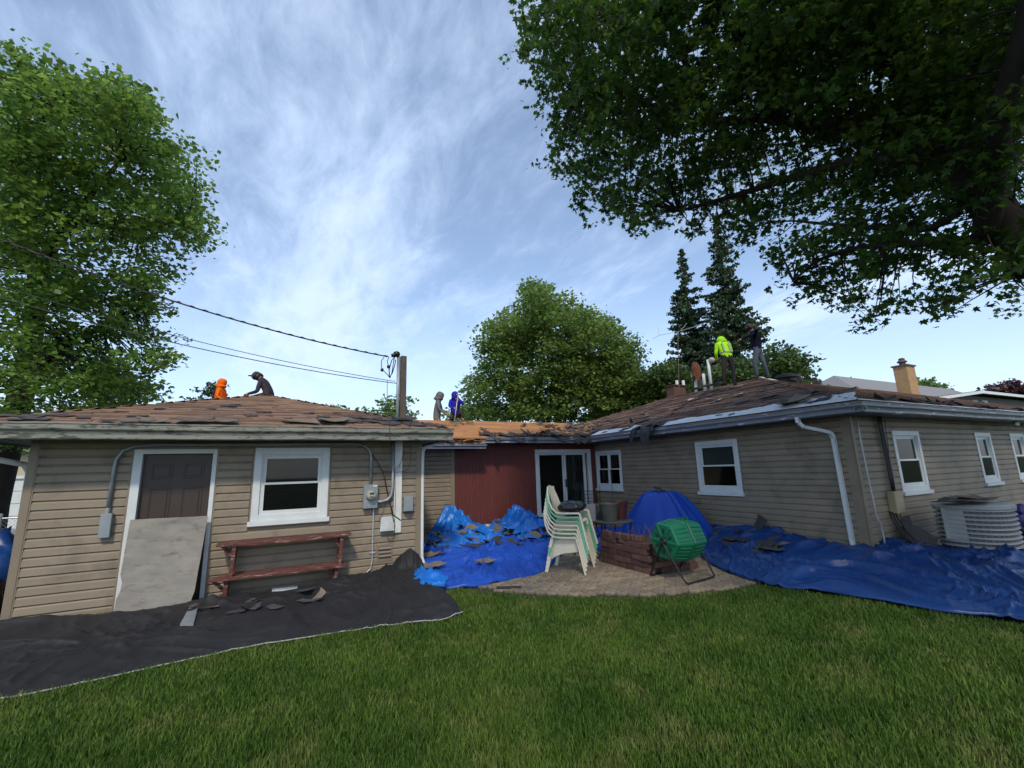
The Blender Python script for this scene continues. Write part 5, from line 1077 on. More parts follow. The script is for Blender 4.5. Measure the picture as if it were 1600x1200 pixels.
# ------------------------------------------------------------ people
def skin_body(J, E, root):
    me = bpy.data.meshes.new('person_body'); names = list(J); me.from_pydata([J[n][0] for n in names], [(names.index(a), names.index(b)) for a, b in E], [])
    o = bpy.data.objects.new('tmp', me); COL.objects.link(o); md = o.modifiers.new('s', 'SKIN')
    for i, n in enumerate(names): r = J[n][1]; me.skin_vertices[0].data[i].radius = r if isinstance(r, tuple) else (r, r); me.skin_vertices[0].data[i].use_root = (n == root)
    sb = o.modifiers.new('b', 'SUBSURF'); sb.levels = 2; sb.render_levels = 2
    dg = bpy.context.evaluated_depsgraph_get(); ev = o.evaluated_get(dg); m2 = bpy.data.meshes.new_from_object(ev, depsgraph=dg); bpy.data.objects.remove(o); return m2
def person(label, loc, rz, pose, top, bot, scale=1.0, headgear=None, shoes=None, face_dir=(0, -1), hgmat=None, sleeves=True, band=False, skinm=None):
    """pose: dict of joint -> local xyz; local x = picture right, y = away from camera"""
    P_ = {k: Vector(v) for k, v in pose.items()}
    J = {}; E = []
    def j(n, r): J[n] = (P_[n], r)
    j('pelvis', (.15, .12)); j('spine', (.145, .115)); j('chest', (.175, .125)); J['neckb'] = (P_['neck'], .062)
    J['head0'] = (P_['neck'].lerp(P_['head'], .55), .07); j('head', (.092, .10)); J['head1'] = (P_['head']+(P_['head']-P_['neck']).normalized()*.085, .07)
    E += [('pelvis', 'spine'), ('spine', 'chest'), ('chest', 'neckb'), ('neckb', 'head0'), ('head0', 'head'), ('head', 'head1')]
    for s in 'LR':
        if 'sh'+s in P_:
            j('sh'+s, .072); j('el'+s, .05); j('wr'+s, .034); J['hd'+s] = (P_['wr'+s]+(P_['wr'+s]-P_['el'+s]).normalized()*.07, (.040, .022))
            E += [('chest', 'sh'+s), ('sh'+s, 'el'+s), ('el'+s, 'wr'+s), ('wr'+s, 'hd'+s)]
        if 'hp'+s in P_:
            j('hp'+s, .098); j('kn'+s, .066); j('an'+s, .045); J['to'+s] = (P_['to'+s], (.045, .035)); J['he'+s] = (P_['an'+s]+Vector((0, 0, -.06)), .045)
            E += [('pelvis', 'hp'+s), ('hp'+s, 'kn'+s), ('kn'+s, 'an'+s), ('an'+s, 'he'+s), ('he'+s, 'to'+s)]
    me = skin_body(J, E, 'pelvis')
    skm = skinm or SKIN
    for m_ in (top, bot, skm, shoes or F_TR, HAIR): me.materials.append(m_)
    segs = [(J[a][0], J[b][0], (a, b)) for a, b in E]
    def reg(a, b):
        k = a+b
        if 'head' in b or b == 'head1': return 2
        if b == 'neckb': return 0
        if b.startswith('hd'): return 2
        if b.startswith('hp') or b.startswith('kn') or b.startswith('an'): return 1
        if b.startswith('he') or b.startswith('to'): return 3
        if a == 'pelvis': return 1 if b == 'spine' else 0
        return 0
    for p in me.polygons:
        c = p.center; best = 9; bi = 0
        for A1, B1, (a, b) in segs:
            d = B1-A1; t = max(0, min(1, (c-A1).dot(d)/max(1e-9, d.dot(d)))); dd = (c-(A1+d*t)).length-(.03 if b in ('spine', 'chest') else 0)
            if dd < best: best = dd; bi = reg(a, b); 
            if dd == best and (a, b) == ('pelvis', 'spine'): bi = 0 if t > .15 else 1
        p.material_index = bi; p.use_smooth = True
    bm = bmesh.new(); bm.from_mesh(me)
    fd = Vector((face_dir[0], face_dir[1], 0)).normalized(); sd = Vector((-fd.y, fd.x, 0)); hc = P_['head']; hu = (P_['head']-P_['neck']).normalized()
    def blob(c, r, mi, sc=(1, 1, 1), fs=(6, 5)):
        n0 = len(bm.faces); res = bmesh.ops.create_uvsphere(bm, u_segments=fs[0], v_segments=fs[1], radius=r)
        for v in res['verts']: v.co = Vector((v.co.x*sc[0], v.co.y*sc[1], v.co.z*sc[2]))+c
        bm.faces.ensure_lookup_table()
        for f in bm.faces[n0:]: f.material_index = mi; f.smooth = True
    blob(hc+fd*.10-hu*.01, .018, 2, (1, 1, 1.3)); blob(hc+fd*.088+sd*.033+hu*.02, .009, 4); blob(hc+fd*.088-sd*.033+hu*.02, .009, 4)
    blob(hc+fd*.085-hu*.05, .016, 4, (1, 1, .4)); blob(hc+sd*.092, .022, 2, (.6, .6, 1.2)); blob(hc-sd*.092, .022, 2, (.6, .6, 1.2))
    # fingers
    for s in 'LR':
        if 'hd'+s not in J: continue
        hp = J['hd'+s][0]; d = (P_['wr'+s]-P_['el'+s]).normalized(); w = d.cross(Vector((0, 0, 1))); w = (w if w.length > .1 else Vector((1, 0, 0))).normalized(); u = w.cross(d)
        for k in range(5):
            base = hp+w*((k-1.5)*.019 if k < 4 else .034)+d*(.0 if k < 4 else -.03); ln = (.062, .07, .066, .052, .05)[k]; dd = d if k < 4 else (d*.6+w*.8).normalized()
            pp = [base-dd*.02, base+dd*ln*.5, base+dd*ln*.8-u*.022, base+dd*ln*.8-u*.045]; t = MB(); t.tube(pp, [.010, .009, .008, .006], 5)
            vv = [bm.verts.new(v) for v in t.v]
            for f in t.f:
                fc = bm.faces.new([vv[i] for i in f]); fc.material_index = 2; fc.smooth = True
    bm.to_mesh(me); bm.free()
    root = thing('person', label, 'person', loc, rz); root.scale = (scale,)*3
    o = bpy.data.objects.new('body', me); COL.objects.link(o); o.parent = root
    tilt = hu.to_track_quat('Z', 'Y').to_matrix()
    def shell(name, prof, mat, off=Vector((0, 0, 0)), sx=1, sy=1):
        mb = MB(); mb.lathe(prof, (0, 0, 0), 18, sx=sx, sy=sy); mb.v = [hc+off+tilt@v for v in mb.v]; link(name, mb, mat, root, local=True, smooth=True)
    if headgear == 'hood':
        shell('hood', [(.135, -.16), (.125, -.10), (.122, -.03), (.128, .03), (.118, .09), (.08, .135), (.0, .15)], hgmat or top, off=-fd*.035)
        mb = MB(); cN = P_['neck']; mb.lathe([(.13, -.02), (.14, .03), (.11, .07)], cN, 14); link('collar', mb, hgmat or top, root, local=True, smooth=True)
    elif headgear == 'cap':
        shell('hair', [(.100, -.05), (.106, .0), (.104, .04), (.08, .09), (0, .11)], HAIR, off=-fd*.022)
        shell('cap', [(.112, .025), (.114, .06), (.095, .11), (.05, .135), (0, .14)], hgmat)
        mb = MB(); c = hc+hu*.035; q = [c+sd*.08+fd*.06, c+sd*.06+fd*.17, c+fd*.20, c-sd*.06+fd*.17, c-sd*.08+fd*.06]; mb.prism(q, (0, 0, 0), (0, 0, .01)); link('cap_brim', mb, hgmat, root, local=True)
    else:
        shell('hair', [(.098, -.06), (.106, .0), (.108, .05), (.088, .10), (.04, .125), (0, .13)], HAIR, off=-fd*.02)
    if band:
        cP, cC = P_['pelvis'], P_['chest']
        for t, rr in ((.42, .195),):
            mb = MB(); c = cP.lerp(cC, t); mb.lathe([(rr, -.022), (rr+.006, 0), (rr-.002, .022)], c, 20, sy=.82); link('reflective_band', mb, REFL, root, local=True, smooth=True)
        for s in (-1, 1):
            mb = MB(); mb.bar(cP.lerp(cC, .45)+Vector((s*.10, -.165, 0)), cC+Vector((s*.10, -.145, .10)), .04, .008, (0, 1, 0)); link('reflective_band', mb, REFL, root, local=True)
    return root
RZP = -YAW
def below(p): return Vector((p.x, p.y, p.z))
# orange hooded worker kneeling behind the garage hip
p = atY(343, 622, 11.3)
person('roof worker in bright orange hooded top on the garage roof, facing right', (p.x, p.y, p.z-.42), RZP,
       dict(pelvis=(-.01, 0, .35), spine=(-.01, 0, .52), chest=(.0, 0, .75), neck=(.02, 0, .92), head=(.06, 0, 1.04), shL=(.03, -.13, .83), elL=(.05, -.19, .60), wrL=(.20, -.14, .48), shR=(.03, .13, .83), elR=(.08, .17, .60), wrR=(.24, .12, .48),
            hpL=(.0, -.09, .33), knL=(.28, -.14, .10), anL=(-.10, -.14, .06), toL=(-.24, -.14, .02), hpR=(.0, .09, .33), knR=(.28, .14, .10), anR=(-.10, .14, .06), toR=(-.24, .14, .02)), F_OR, F_TR, .72, 'hood', face_dir=(1, -.1), hgmat=F_OR)
rt_ = [o for o in bpy.data.objects if o.name.startswith('person') and o.type == 'EMPTY'][-1]
mb = MB(); mb.tube([(-.04, -.16, .92), (-.10, -.17, .80), (-.07, -.19, .62), (.02, -.18, .50)], .012, 6); mb.tube([(-.17, -.02, .85), (-.165, -.08, .60), (-.14, -.10, .42)], .012, 6); link('harness_strap', mb, BLK, rt_, local=True)
p = atY(408, 616, 10.75)
person('roof worker in dark long sleeved shirt and grey cap leaning left on the garage peak', (p.x, p.y, p.z-.30), RZP,
       dict(pelvis=(.20, 0, .22), spine=(.19, 0, .42), chest=(.10, 0, .62), neck=(-.03, 0, .74), head=(-.12, 0, .80), shL=(.05, -.14, .66), elL=(.02, -.22, .38), wrL=(-.20, -.18, .34), shR=(.05, .14, .66), elR=(-.02, .20, .40), wrR=(-.24, .12, .33),
            hpL=(.18, -.10, .20), knL=(-.20, -.16, .16), anL=(-.35, -.16, -.15), toL=(-.48, -.16, -.2), hpR=(.18, .10, .20), knR=(-.2, .16, .16), anR=(-.35, .16, -.15), toR=(-.48, .16, -.2)), F_DK, F_TR, .86, 'cap', face_dir=(-1, -.25), hgmat=F_CAP)
p = atY(684, 650, 13.9)
person('roof worker in grey hooded sweatshirt standing behind the one in blue', (p.x, p.y, p.z-.66), RZP,
       dict(pelvis=(-.03, 0, .55), spine=(-.03, 0, .75), chest=(-.0, 0, .98), neck=(.03, 0, 1.15), head=(.09, -.01, 1.25), shL=(.02, -.14, 1.05), elL=(.08, -.2, .80), wrL=(.26, -.17, .68), shR=(.02, .14, 1.05), elR=(.1, .18, .8), wrR=(.28, .1, .7),
            hpL=(-.03, -.1, .52), knL=(.16, -.12, .28), anL=(-.05, -.12, .03), toL=(.08, -.12, -.02), hpR=(-.03, .1, .52), knR=(.16, .12, .28), anR=(-.05, .12, .03), toR=(.08, .12, -.02)), F_GR, F_PT, 1.05, 'hood', face_dir=(1, -.3), hgmat=F_GR)
p = atY(712, 658, 12.75); pb = p
bw_ = person('roof worker in blue hooded jacket kneeling on the orange deck with a long handled scraper', (p.x, p.y, p.z), RZP,
       dict(pelvis=(.0, 0, .22), spine=(-.01, -.02, .42), chest=(-.01, -.08, .66), neck=(.0, -.13, .80), head=(.0, -.19, .89), shL=(-.17, -.08, .72), elL=(-.19, -.22, .50), wrL=(.0, -.33, .42), shR=(.17, -.08, .72), elR=(.30, -.14, .56), wrR=(.14, -.30, .70),
            hpL=(-.10, 0, .20), knL=(-.15, -.25, .07), anL=(-.12, .12, .08), toL=(-.12, .26, .03), hpR=(.10, 0, .20), knR=(.24, -.28, .28), anR=(.30, -.26, .06), toR=(.30, -.42, .02)), F_BL, F_TR, .86, 'hood', shoes=TAN, face_dir=(0, -1), hgmat=F_BL)
sc_ = thing('scraper', 'long handled steel roofing scraper held by the worker in blue', 'scraper', p)
R_ = Matrix.Rotation(RZP, 3, 'Z'); a = p+R_@Vector((.12, -.36, .74)); b = p+R_@Vector((.03, -.50, -.06))
mb = MB(); mb.tube([a, b], .014, 8); mb.tube([a+Vector((-.05, 0, .02)), a+Vector((.05, 0, .02))], .014, 8); link('handle', mb, METL, sc_, smooth=True)
mb = MB(); mb.box((b.x-.11, b.y-.10, b.z-.05), (b.x+.11, b.y+.02, b.z-.03)); link('blade', mb, MET, sc_)
# hi-viz and navy workers at the house peak
p = Vector((12.1, 8.9, 4.20)); p = atY(1141, 600, 8.7); 
person('roof worker in lime high visibility jacket seen from behind on the house ridge', (p.x, p.y, p.z), RZP,
       dict(pelvis=(.02, 0, .80), spine=(-.01, .03, 1.0), chest=(-.02, .10, 1.22), neck=(-.0, .18, 1.36), head=(.02, .27, 1.42), shL=(-.19, .10, 1.26), elL=(-.27, .10, .98), wrL=(-.20, .22, .80), shR=(.17, .12, 1.26), elR=(.25, .18, 1.02), wrR=(.22, .32, 1.05),
            hpL=(-.09, 0, .78), knL=(-.14, -.03, .44), anL=(-.17, 0, .08), toL=(-.18, -.10, .02), hpR=(.11, 0, .78), knR=(.13, -.03, .42), anR=(.10, -.05, .04), toR=(.10, -.16, -.02)), F_HV, F_TR, 1.0, 'hood', face_dir=(.2, 1), hgmat=F_HV, band=True)
p = atY(1186, 591, 9.1)
person('roof worker in navy hoodie and blue jeans reaching left on the house ridge', (p.x, p.y, p.z), RZP,
       dict(pelvis=(.08, 0, .84), spine=(.08, 0, 1.04), chest=(.04, 0, 1.28), neck=(-.03, 0, 1.43), head=(-.09, 0, 1.53), shL=(.0, -.17, 1.34), elL=(-.24, -.20, 1.22), wrL=(-.44, -.14, 1.14), shR=(.10, .17, 1.34), elR=(.24, .16, 1.06), wrR=(.12, .22, .86),
            hpL=(.02, -.05, .82), knL=(-.10, -.06, .44), anL=(-.08, -.06, .07), toL=(-.20, -.08, .02), hpR=(.13, .05, .82), knR=(.20, .0, .44), anR=(.27, .0, .07), toR=(.16, -.05, .02)), F_NV, F_JN, 1.14, None, face_dir=(-1, -.3))

# ------------------------------------------------------------ foliage
STAR = np.array([(0, 0), (.16, .10), (.42, .12), (.24, .26), (.46, .52), (.18, .50), (0, 1.0), (-.18, .50), (-.46, .52), (-.24, .26), (-.42, .12), (-.16, .10)])
STARF = [(0, 1, 3, 5), (1, 2, 3), (3, 4, 5), (0, 5, 6, 7), (0, 7, 9, 11), (9, 10, 11), (7, 8, 9)]
RH = np.array([(0, 0), (.38, .45), (0, 1.0), (-.38, .45)]); RHF = [(0, 1, 2, 3)]
def leaves(name, C, size, mat, parent, tmpl='star', up=.55, droop=.3):
    T, F = (STAR, STARF) if tmpl == 'star' else (RH, RHF)
    n = len(C); k = len(T); nrm = rng.normal(size=(n, 3)); nrm[:, 2] = np.abs(nrm[:, 2])+up; nrm /= np.linalg.norm(nrm, axis=1)[:, None]
    d = rng.normal(size=(n, 3)); d[:, 2] -= droop; d -= nrm*np.sum(d*nrm, 1)[:, None]; d /= np.linalg.norm(d, axis=1)[:, None]; x = np.cross(d, nrm)
    s = size*rng.uniform(.6, 1.25, n)
    V = C[:, None, :]+(x[:, None, :]*T[None, :, 0, None]+d[:, None, :]*(T[None, :, 1, None]-.4))*s[:, None, None]
    bend = (np.abs(T[:, 0])*.35+T[:, 1]**2*.25); V -= nrm[:, None, :]*(bend[None, :, None]*s[:, None, None]*rng.uniform(0, 1.4, n)[:, None, None])
    off = np.array(wloc(parent)); V = (V.reshape(-1, 3)-off).astype(np.float32)
    lens = np.array([len(f) for f in F]); flat = np.concatenate([np.array(f) for f in F]); nf = len(F)
    loops = (flat[None, :]+(np.arange(n)*k)[:, None]).ravel(); starts = np.concatenate([[0], np.cumsum(np.tile(lens, n))[:-1]])
    me = bpy.data.meshes.new(name); me.vertices.add(len(V)); me.vertices.foreach_set('co', V.ravel()); me.loops.add(len(loops)); me.loops.foreach_set('vertex_index', loops.astype(np.int32))
    me.polygons.add(n*nf); me.polygons.foreach_set('loop_start', starts.astype(np.int32)); me.polygons.foreach_set('loop_total', np.tile(lens, n).astype(np.int32))
    me.materials.append(mat); me.update(calc_edges=True); me.validate()
    o = bpy.data.objects.new(name, me); COL.objects.link(o); o.parent = parent; return o
def clumps_to_leaves(C, R, per, flat=.55, shell=.35, sub=9, spr=.085):
    out = []
    for c, r in zip(C, R):
        k = int(per*r*r*4)+3; m_ = max(2, k//sub); d = rng.normal(size=(m_, 3)); d /= np.linalg.norm(d, axis=1)[:, None]; rr = r*rng.uniform(shell, 1, m_)**.6
        p = d*rr[:, None]; p[:, 2] *= flat; idx = rng.integers(0, m_, k)
        q = p[idx]+rng.normal(size=(k, 3))*np.array([spr, spr, spr*.55])*(.6+.9*r); out.append(c+q)
    return np.concatenate(out)
def inframe(P, poly, m=0):
    x, y = projn(P); vis = ~np.isnan(x) & (y < 1200); ins = inpolyn(np.nan_to_num(x, nan=-9e3), np.nan_to_num(y, nan=-9e3), poly); return vis, ins
def tree(name, label, cat, base, limbs, C, R, per, size, lm, bm_, tmpl='rh', flat=.6, twig=True, keep=None, up=.55, group=None, tr=.02, lr=1.0, spr=.085):
    if keep is not None: k_ = keep(C, R); C = C[k_]; R = R[k_]
    t = thing(name, label, cat, base, group=group)
    mb = MB()
    for path, r0, r1 in limbs:
        pp = pcurve(path, 5); n = len(pp); mb.tube(pp, [lr*(r0+(r1-r0)*(i/(n-1)))*(1+.10*noise.noise(Vector((i*.7, r0*50, 0)))) for i in range(n)], 9)
    nodes = [p for path, a, b in limbs for p in pcurve(path, 5)][2:]
    if len(limbs): link('trunk', mb, bm_, t, smooth=True)
    if twig and nodes:
        A_n = np.array([tuple(p) for p in nodes]); mb = MB()
        for c in C:
            d = np.linalg.norm(A_n-c, axis=1); i = int(np.argmin(d)); a = nodes[i]; b = Vector(c); md = (a+b)/2+Vector((rnd(-.15, .15), rnd(-.15, .15), .12*d[i]))
            mb.tube([a, a.lerp(md, .6), md.lerp(b, .4), b], [tr*1.5, tr, tr*.7, tr*.3], 4, cap=False)
        link('branch', mb, bm_, t, smooth=True, recalc=False)
    P = clumps_to_leaves(C, R, per, flat, spr=spr)
    P = P[(P[:, 2] > 1.2) & (np.linalg.norm(P-np.array(EYE), axis=1) > 3.6)]
    leaves('crown', P, size, lm, t, tmpl, up)
    return t, len(P)
def mkkeep(poly, f=.75, zmin=1.5):
    def k(P, R):
        x, y = projn(P); dist = np.linalg.norm(P-np.array(EYE), axis=1); rp = FPX*R/dist*f; vis = ~np.isnan(x) & (y < 1220); ok = P[:, 2] > zmin
        for a in np.arange(0, 6.28, .785): ok &= ~vis | inpolyn(np.nan_to_num(x+rp*np.cos(a), nan=-9e3), np.nan_to_num(y+rp*.7*np.sin(a), nan=-9e3), poly)
        return ok
    return k
def holes(x, y, sc, th, seed=0): return np.array([noise.noise(Vector((a*sc, b*sc*1.4, seed)))+.5*noise.noise(Vector((a*sc*2.3, b*sc*3, seed+4))) > th for a, b in zip(x, y)])
def sample_clumps(poly, ctr, rad, n, zmin=2.5, tries=40000, bias=.5, mind=0, margin=0):
    ctr = np.array(ctr); rad = np.array(rad); d = rng.normal(size=(tries, 3)); d /= np.linalg.norm(d, axis=1)[:, None]; P = ctr+d*rad*(rng.uniform(0, 1, tries)**bias)[:, None]
    vis, ins = inframe(P, poly, margin); ok = (~vis | ins) & (P[:, 2] > zmin); 
    if mind: ok &= np.linalg.norm(P-np.array(EYE), axis=1) > mind
    return P[ok][:n]
# --- big overhanging maple
BP = [(798, 112), (806, 92), (822, 84), (830, 66), (850, 55), (832, 40), (838, 20), (835, -400), (2600, -600), (9000, 560), (1640, 500), (1612, 468), (1590, 452), (1575, 425), (1540, 420), (1505, 418), (1478, 398), (1440, 408), (1462, 425), (1505, 470), (1480, 500), (1455, 478), (1420, 468), (1392, 480), (1378, 512), (1352, 505), (1350, 480), (1325, 486), (1300, 462), (1290, 475), (1262, 478), (1240, 440), (1215, 442), (1192, 400), (1200, 372), (1170, 360), (1150, 402), (1135, 380), (1140, 350), (1100, 348), (1090, 368), (1068, 352), (1050, 330), (1030, 350), (1018, 378), (1004, 360), (990, 340), (960, 322), (925, 345), (918, 322), (930, 300), (915, 272), (880, 268), (862, 262), (868, 235), (885, 215), (872, 190), (875, 150), (858, 135), (835, 96), (822, 122)]
D_ = lambda x, y, d: atD(x, y, d)
BP = [p for p in BP]; BP[7:9] = [(835, -400), (600, -5000), (9000, -5000)]
trunkp = D_(1622, 405, 7.6); tb0 = Vector((trunkp.x+2.6, trunkp.y-1.6, 0))
BL_ = [([tb0, tb0.lerp(trunkp, .5)+Vector((.05, 0, 0)), trunkp, D_(1560, 340, 7.5), D_(1492, 250, 7.3), D_(1441, 138, 7.5), D_(1313, 31, 8.2), D_(1270, -80, 9)], .27, .11),
       ([D_(1480, 250, 7.3), D_(1440, 248, 7.2), D_(1344, 251, 7.2), D_(1241, 277, 7.4), D_(1139, 308, 7.6), D_(1060, 330, 7.8)], .12, .025),
       ([D_(1450, 200, 7.4), D_(1385, 190, 7.4), D_(1272, 197, 7.6), D_(1190, 185, 7.9), D_(1108, 192, 8.1), D_(1047, 180, 8.2), D_(990, 155, 8.4), D_(900, 150, 8.6)], .11, .02),
       ([D_(1200, 180, 7.9), D_(1178, 120, 7.8), D_(1160, 80, 7.8), D_(1120, 0, 8.0)], .05, .02), ([D_(1108, 192, 8.1), D_(1085, 120, 8.2), D_(1040, 70, 8.4), D_(930, 30, 8.8), (D_(850, 60, 9))], .05, .015),
       ([D_(1534, 374, 7.5), D_(1440, 380, 7.4), D_(1344, 387, 7.4), D_(1277, 408, 7.5), D_(1240, 440, 7.6)], .07, .015), ([D_(1500, 330, 7.4), D_(1441, 358, 7.3), D_(1318, 352, 7.2), D_(1240, 345, 7.3)], .06, .015),
       ([D_(1313, 31, 8.2), D_(1200, 0, 8.3), D_(1080, -60, 8.6)], .08, .02), ([D_(1540, 375, 7.5), D_(1560, 200, 7.0), D_(1600, 50, 6.8), D_(1640, -150, 7)], .16, .08), ([D_(1590, 430, 7.6), D_(1680, 250, 7.4), D_(1800, 0, 8)], .15, .05),
       ([trunkp, Vector((9.5, -1, 6)), Vector((11, -3, 8.5))], .15, .04), ([trunkp, Vector((6.5, -1.5, 6)), Vector((5, -4, 8.5))], .15, .04), ([trunkp, Vector((9.5, 2.2, 6.5)), Vector((12, 3, 9))], .14, .04)]
C1 = sample_clumps(BP, (7.6, 1.6, 7.4), (7.6, 6.8, 4.6), 1000, zmin=2.9, mind=4.6, bias=.42); vx, vy = projn(C1); vis_ = ~np.isnan(vx) & (vx > 0) & (vx < 1620) & (vy > 0); C1 = C1[~vis_ | ((rng.uniform(size=len(C1)) < .35) & (np.linalg.norm(C1-np.array(EYE), axis=1) > 7.2))]
pxs = rng.uniform(805, 1600, 3000); pys = rng.uniform(-20, 505, 3000); ok = inpolyn(pxs, pys, BP) & holes(pxs, pys, .02, -.22+.28*0); ok &= (holes(pxs, pys, .025, .02, 7) | (pys < 250) | (pxs < 1050)); pxs, pys = pxs[ok][:980], pys[ok][:980]
C2 = np.array([tuple(D_(x, y, rng.uniform(6.7, 10.6))) for x, y in zip(pxs, pys)])
edge = []
for i in range(len(BP)):
    a, b = np.array(BP[i], float), np.array(BP[(i+1) % len(BP)], float)
    if max(abs(a).max(), abs(b).max()) > 1700 or min(a[1], b[1]) < -50: continue
    L_ = np.hypot(*(b-a)); 
    for k in range(int(L_/9)+1): q = a+(b-a)*rng.uniform(0, 1); edge.append(tuple(D_(q[0]+rng.normal()*6, q[1]+rng.normal()*6, rng.uniform(6.8, 9.0))))
C3 = np.array(edge)
Cb = np.concatenate([C1, C2, C3]); Rb = np.concatenate([rng.uniform(.40, .75, len(C1)), rng.uniform(.28, .55, len(C2)), rng.uniform(.16, .30, len(C3))])
BPw = BP
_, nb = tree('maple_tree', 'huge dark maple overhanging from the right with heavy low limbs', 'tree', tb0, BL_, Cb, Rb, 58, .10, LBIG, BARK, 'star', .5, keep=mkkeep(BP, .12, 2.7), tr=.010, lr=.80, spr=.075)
print('big leaves', nb)
# --- left maple
LP = [(-900, -300), (-100, 40), (0, 78), (22, 80), (45, 92), (62, 90), (80, 118), (100, 122), (125, 118), (135, 138), (180, 122), (205, 120), (240, 148), (245, 185), (250, 215), (290, 222), (318, 252), (325, 285), (328, 345), (332, 375), (300, 392), (262, 400), (255, 430), (240, 455), (255, 480), (262, 515), (275, 540), (268, 560), (240, 588), (245, 610), (230, 632), (180, 650), (100, 665), (60, 790), (0, 800), (-900, 800)]
LC = (-6.2, 14.0, 7.0); ltb = Vector((-6.35, 15.2, 0))
C1 = sample_clumps(LP, (-7.0, 14.0, 7.6), (6.2, 5.5, 6.8), 420, zmin=2.4, mind=10.9, bias=.42)
pxs = rng.uniform(0, 335, 3000); pys = rng.uniform(75, 650, 3000); ok = inpolyn(pxs, pys, LP) & holes(pxs, pys, .022, -.02, 3); pxs, pys = pxs[ok][:420], pys[ok][:420]
C2 = np.array([tuple(D_(x, y, rng.uniform(11.5, 15.5))) for x, y in zip(pxs, pys)])
def edgec(poly, step, dr, jit=5):
    e = []
    for i in range(len(poly)):
        a, b = np.array(poly[i], float), np.array(poly[(i+1) % len(poly)], float)
        if min(a.min(), b.min()) < -60 or max(a[0], b[0]) > 1660: continue
        L_ = np.hypot(*(b-a))
        for k in range(int(L_/step)+1): q = a+(b-a)*rng.uniform(0, 1); e.append(tuple(D_(q[0]+rng.normal()*jit, q[1]+rng.normal()*jit, rng.uniform(*dr))))
    return np.array(e)
C3 = edgec(LP, 7, (12, 14.5), 9)
C3 = C3[C3[:, 2] > 2.6]
LL = [([ltb, ltb+Vector((.1, 0, 2.2)), ltb+Vector((.3, -.2, 4.5)), ltb+Vector((.2, -.3, 7)), ltb+Vector((-.6, -.4, 8.5)), ltb+Vector((-1.2, -.4, 10))], .34, .06),
      ([ltb+Vector((.3, -.2, 4.4)), D_(60, 430, 14), D_(120, 340, 13.6), D_(145, 300, 13.4), D_(190, 250, 13.2)], .14, .03), ([ltb+Vector((.1, 0, 3)), D_(80, 560, 14.2), D_(140, 520, 13.8), D_(220, 480, 13.5)], .12, .03),
      ([D_(120, 340, 13.6), D_(200, 360, 13.2), D_(290, 350, 13)], .06, .02), ([ltb+Vector((.2, -.3, 7)), D_(40, 250, 13.8), D_(90, 160, 13.4)], .12, .03), ([ltb+Vector((.1, 0, 3)), Vector((-9, 14, 6)), Vector((-11, 13, 9))], .14, .03)]
Cb = np.concatenate([C1, C2, C3]); hh = np.ones(len(C1), bool); vx, vy = projn(C1); vv = ~np.isnan(vx) & (vx > 0) & (vy > 0); hh[vv] = holes(vx[vv], vy[vv], .022, -.02, 3); C1 = C1[hh]; Cb = np.concatenate([C1, C2, C3])
Rb = np.concatenate([rng.uniform(.3, .8, len(C1)), rng.uniform(.25, .65, len(C2)), rng.uniform(.16, .34, len(C3))])
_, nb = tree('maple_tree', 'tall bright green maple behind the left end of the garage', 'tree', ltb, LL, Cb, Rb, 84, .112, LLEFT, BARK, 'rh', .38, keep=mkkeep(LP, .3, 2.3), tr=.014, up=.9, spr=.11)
print('left leaves', nb)
# --- middle maple
MP = [(742, 650), (700, 668), (706, 640), (722, 625), (735, 615), (720, 590), (720, 575), (748, 580), (755, 555), (748, 535), (760, 515), (775, 490), (790, 488), (805, 475), (800, 465), (812, 450), (830, 440), (850, 438), (870, 448), (890, 460), (900, 480), (920, 490), (945, 495), (965, 515), (985, 530), (998, 555), (1000, 580), (1010, 600), (1020, 612), (1030, 640), (1000, 668)]
mtb = Vector((9.8, 24.5, 0)); mtb = atZ(868, 740, 0) if False else Vector((ray(868, 640).x, ray(868, 640).y, 0)).normalized()*26
pxs = rng.uniform(700, 1025, 5000); pys = rng.uniform(438, 668, 5000); ok = inpolyn(pxs, pys, MP) & holes(pxs, pys, .035, -.22, 5); pxs, pys = pxs[ok][:560], pys[ok][:560]
C2 = np.array([tuple(D_(x, y, 26+rng.uniform(-4.2, 3.5)*(1-.5*abs(x-865)/150))) for x, y in zip(pxs, pys)])
C3 = edgec(MP, 6, (24, 27), 7); C3 = C3[C3[:, 2] > 2.6]; C4 = sample_clumps([(0, 0)], (mtb.x, mtb.y, 3.0), (6, 5, 1.6), 80, zmin=1.5) if False else np.zeros((0, 3))
Cb = np.concatenate([C2, C3]); Rb = np.concatenate([rng.uniform(.5, 1.1, len(C2)), rng.uniform(.3, .5, len(C3))])
ML = [([mtb, mtb+Vector((0, 0, 3)), mtb+Vector((.2, 0, 5)), mtb+Vector((0, 0, 8)), mtb+Vector((-.3, 0, 10))], .30, .05), ([mtb+Vector((0, 0, 3)), D_(930, 590, 26), D_(960, 540, 25.5)], .13, .03), ([mtb+Vector((0, 0, 3)), D_(800, 600, 26), D_(780, 540, 25.5)], .13, .03), ([mtb+Vector((0, 0, 4)), D_(890, 540, 26), D_(880, 490, 26)], .1, .03)]
_, nb = tree('maple_tree', 'broad rounded maple standing behind the orange breezeway roof', 'tree', mtb, ML, Cb, Rb, 46, .21, LMID, BARKL, 'rh', .5, keep=mkkeep(MP, .35, 1.2), tr=.02, up=1.0, spr=.17)
print('mid leaves', nb)
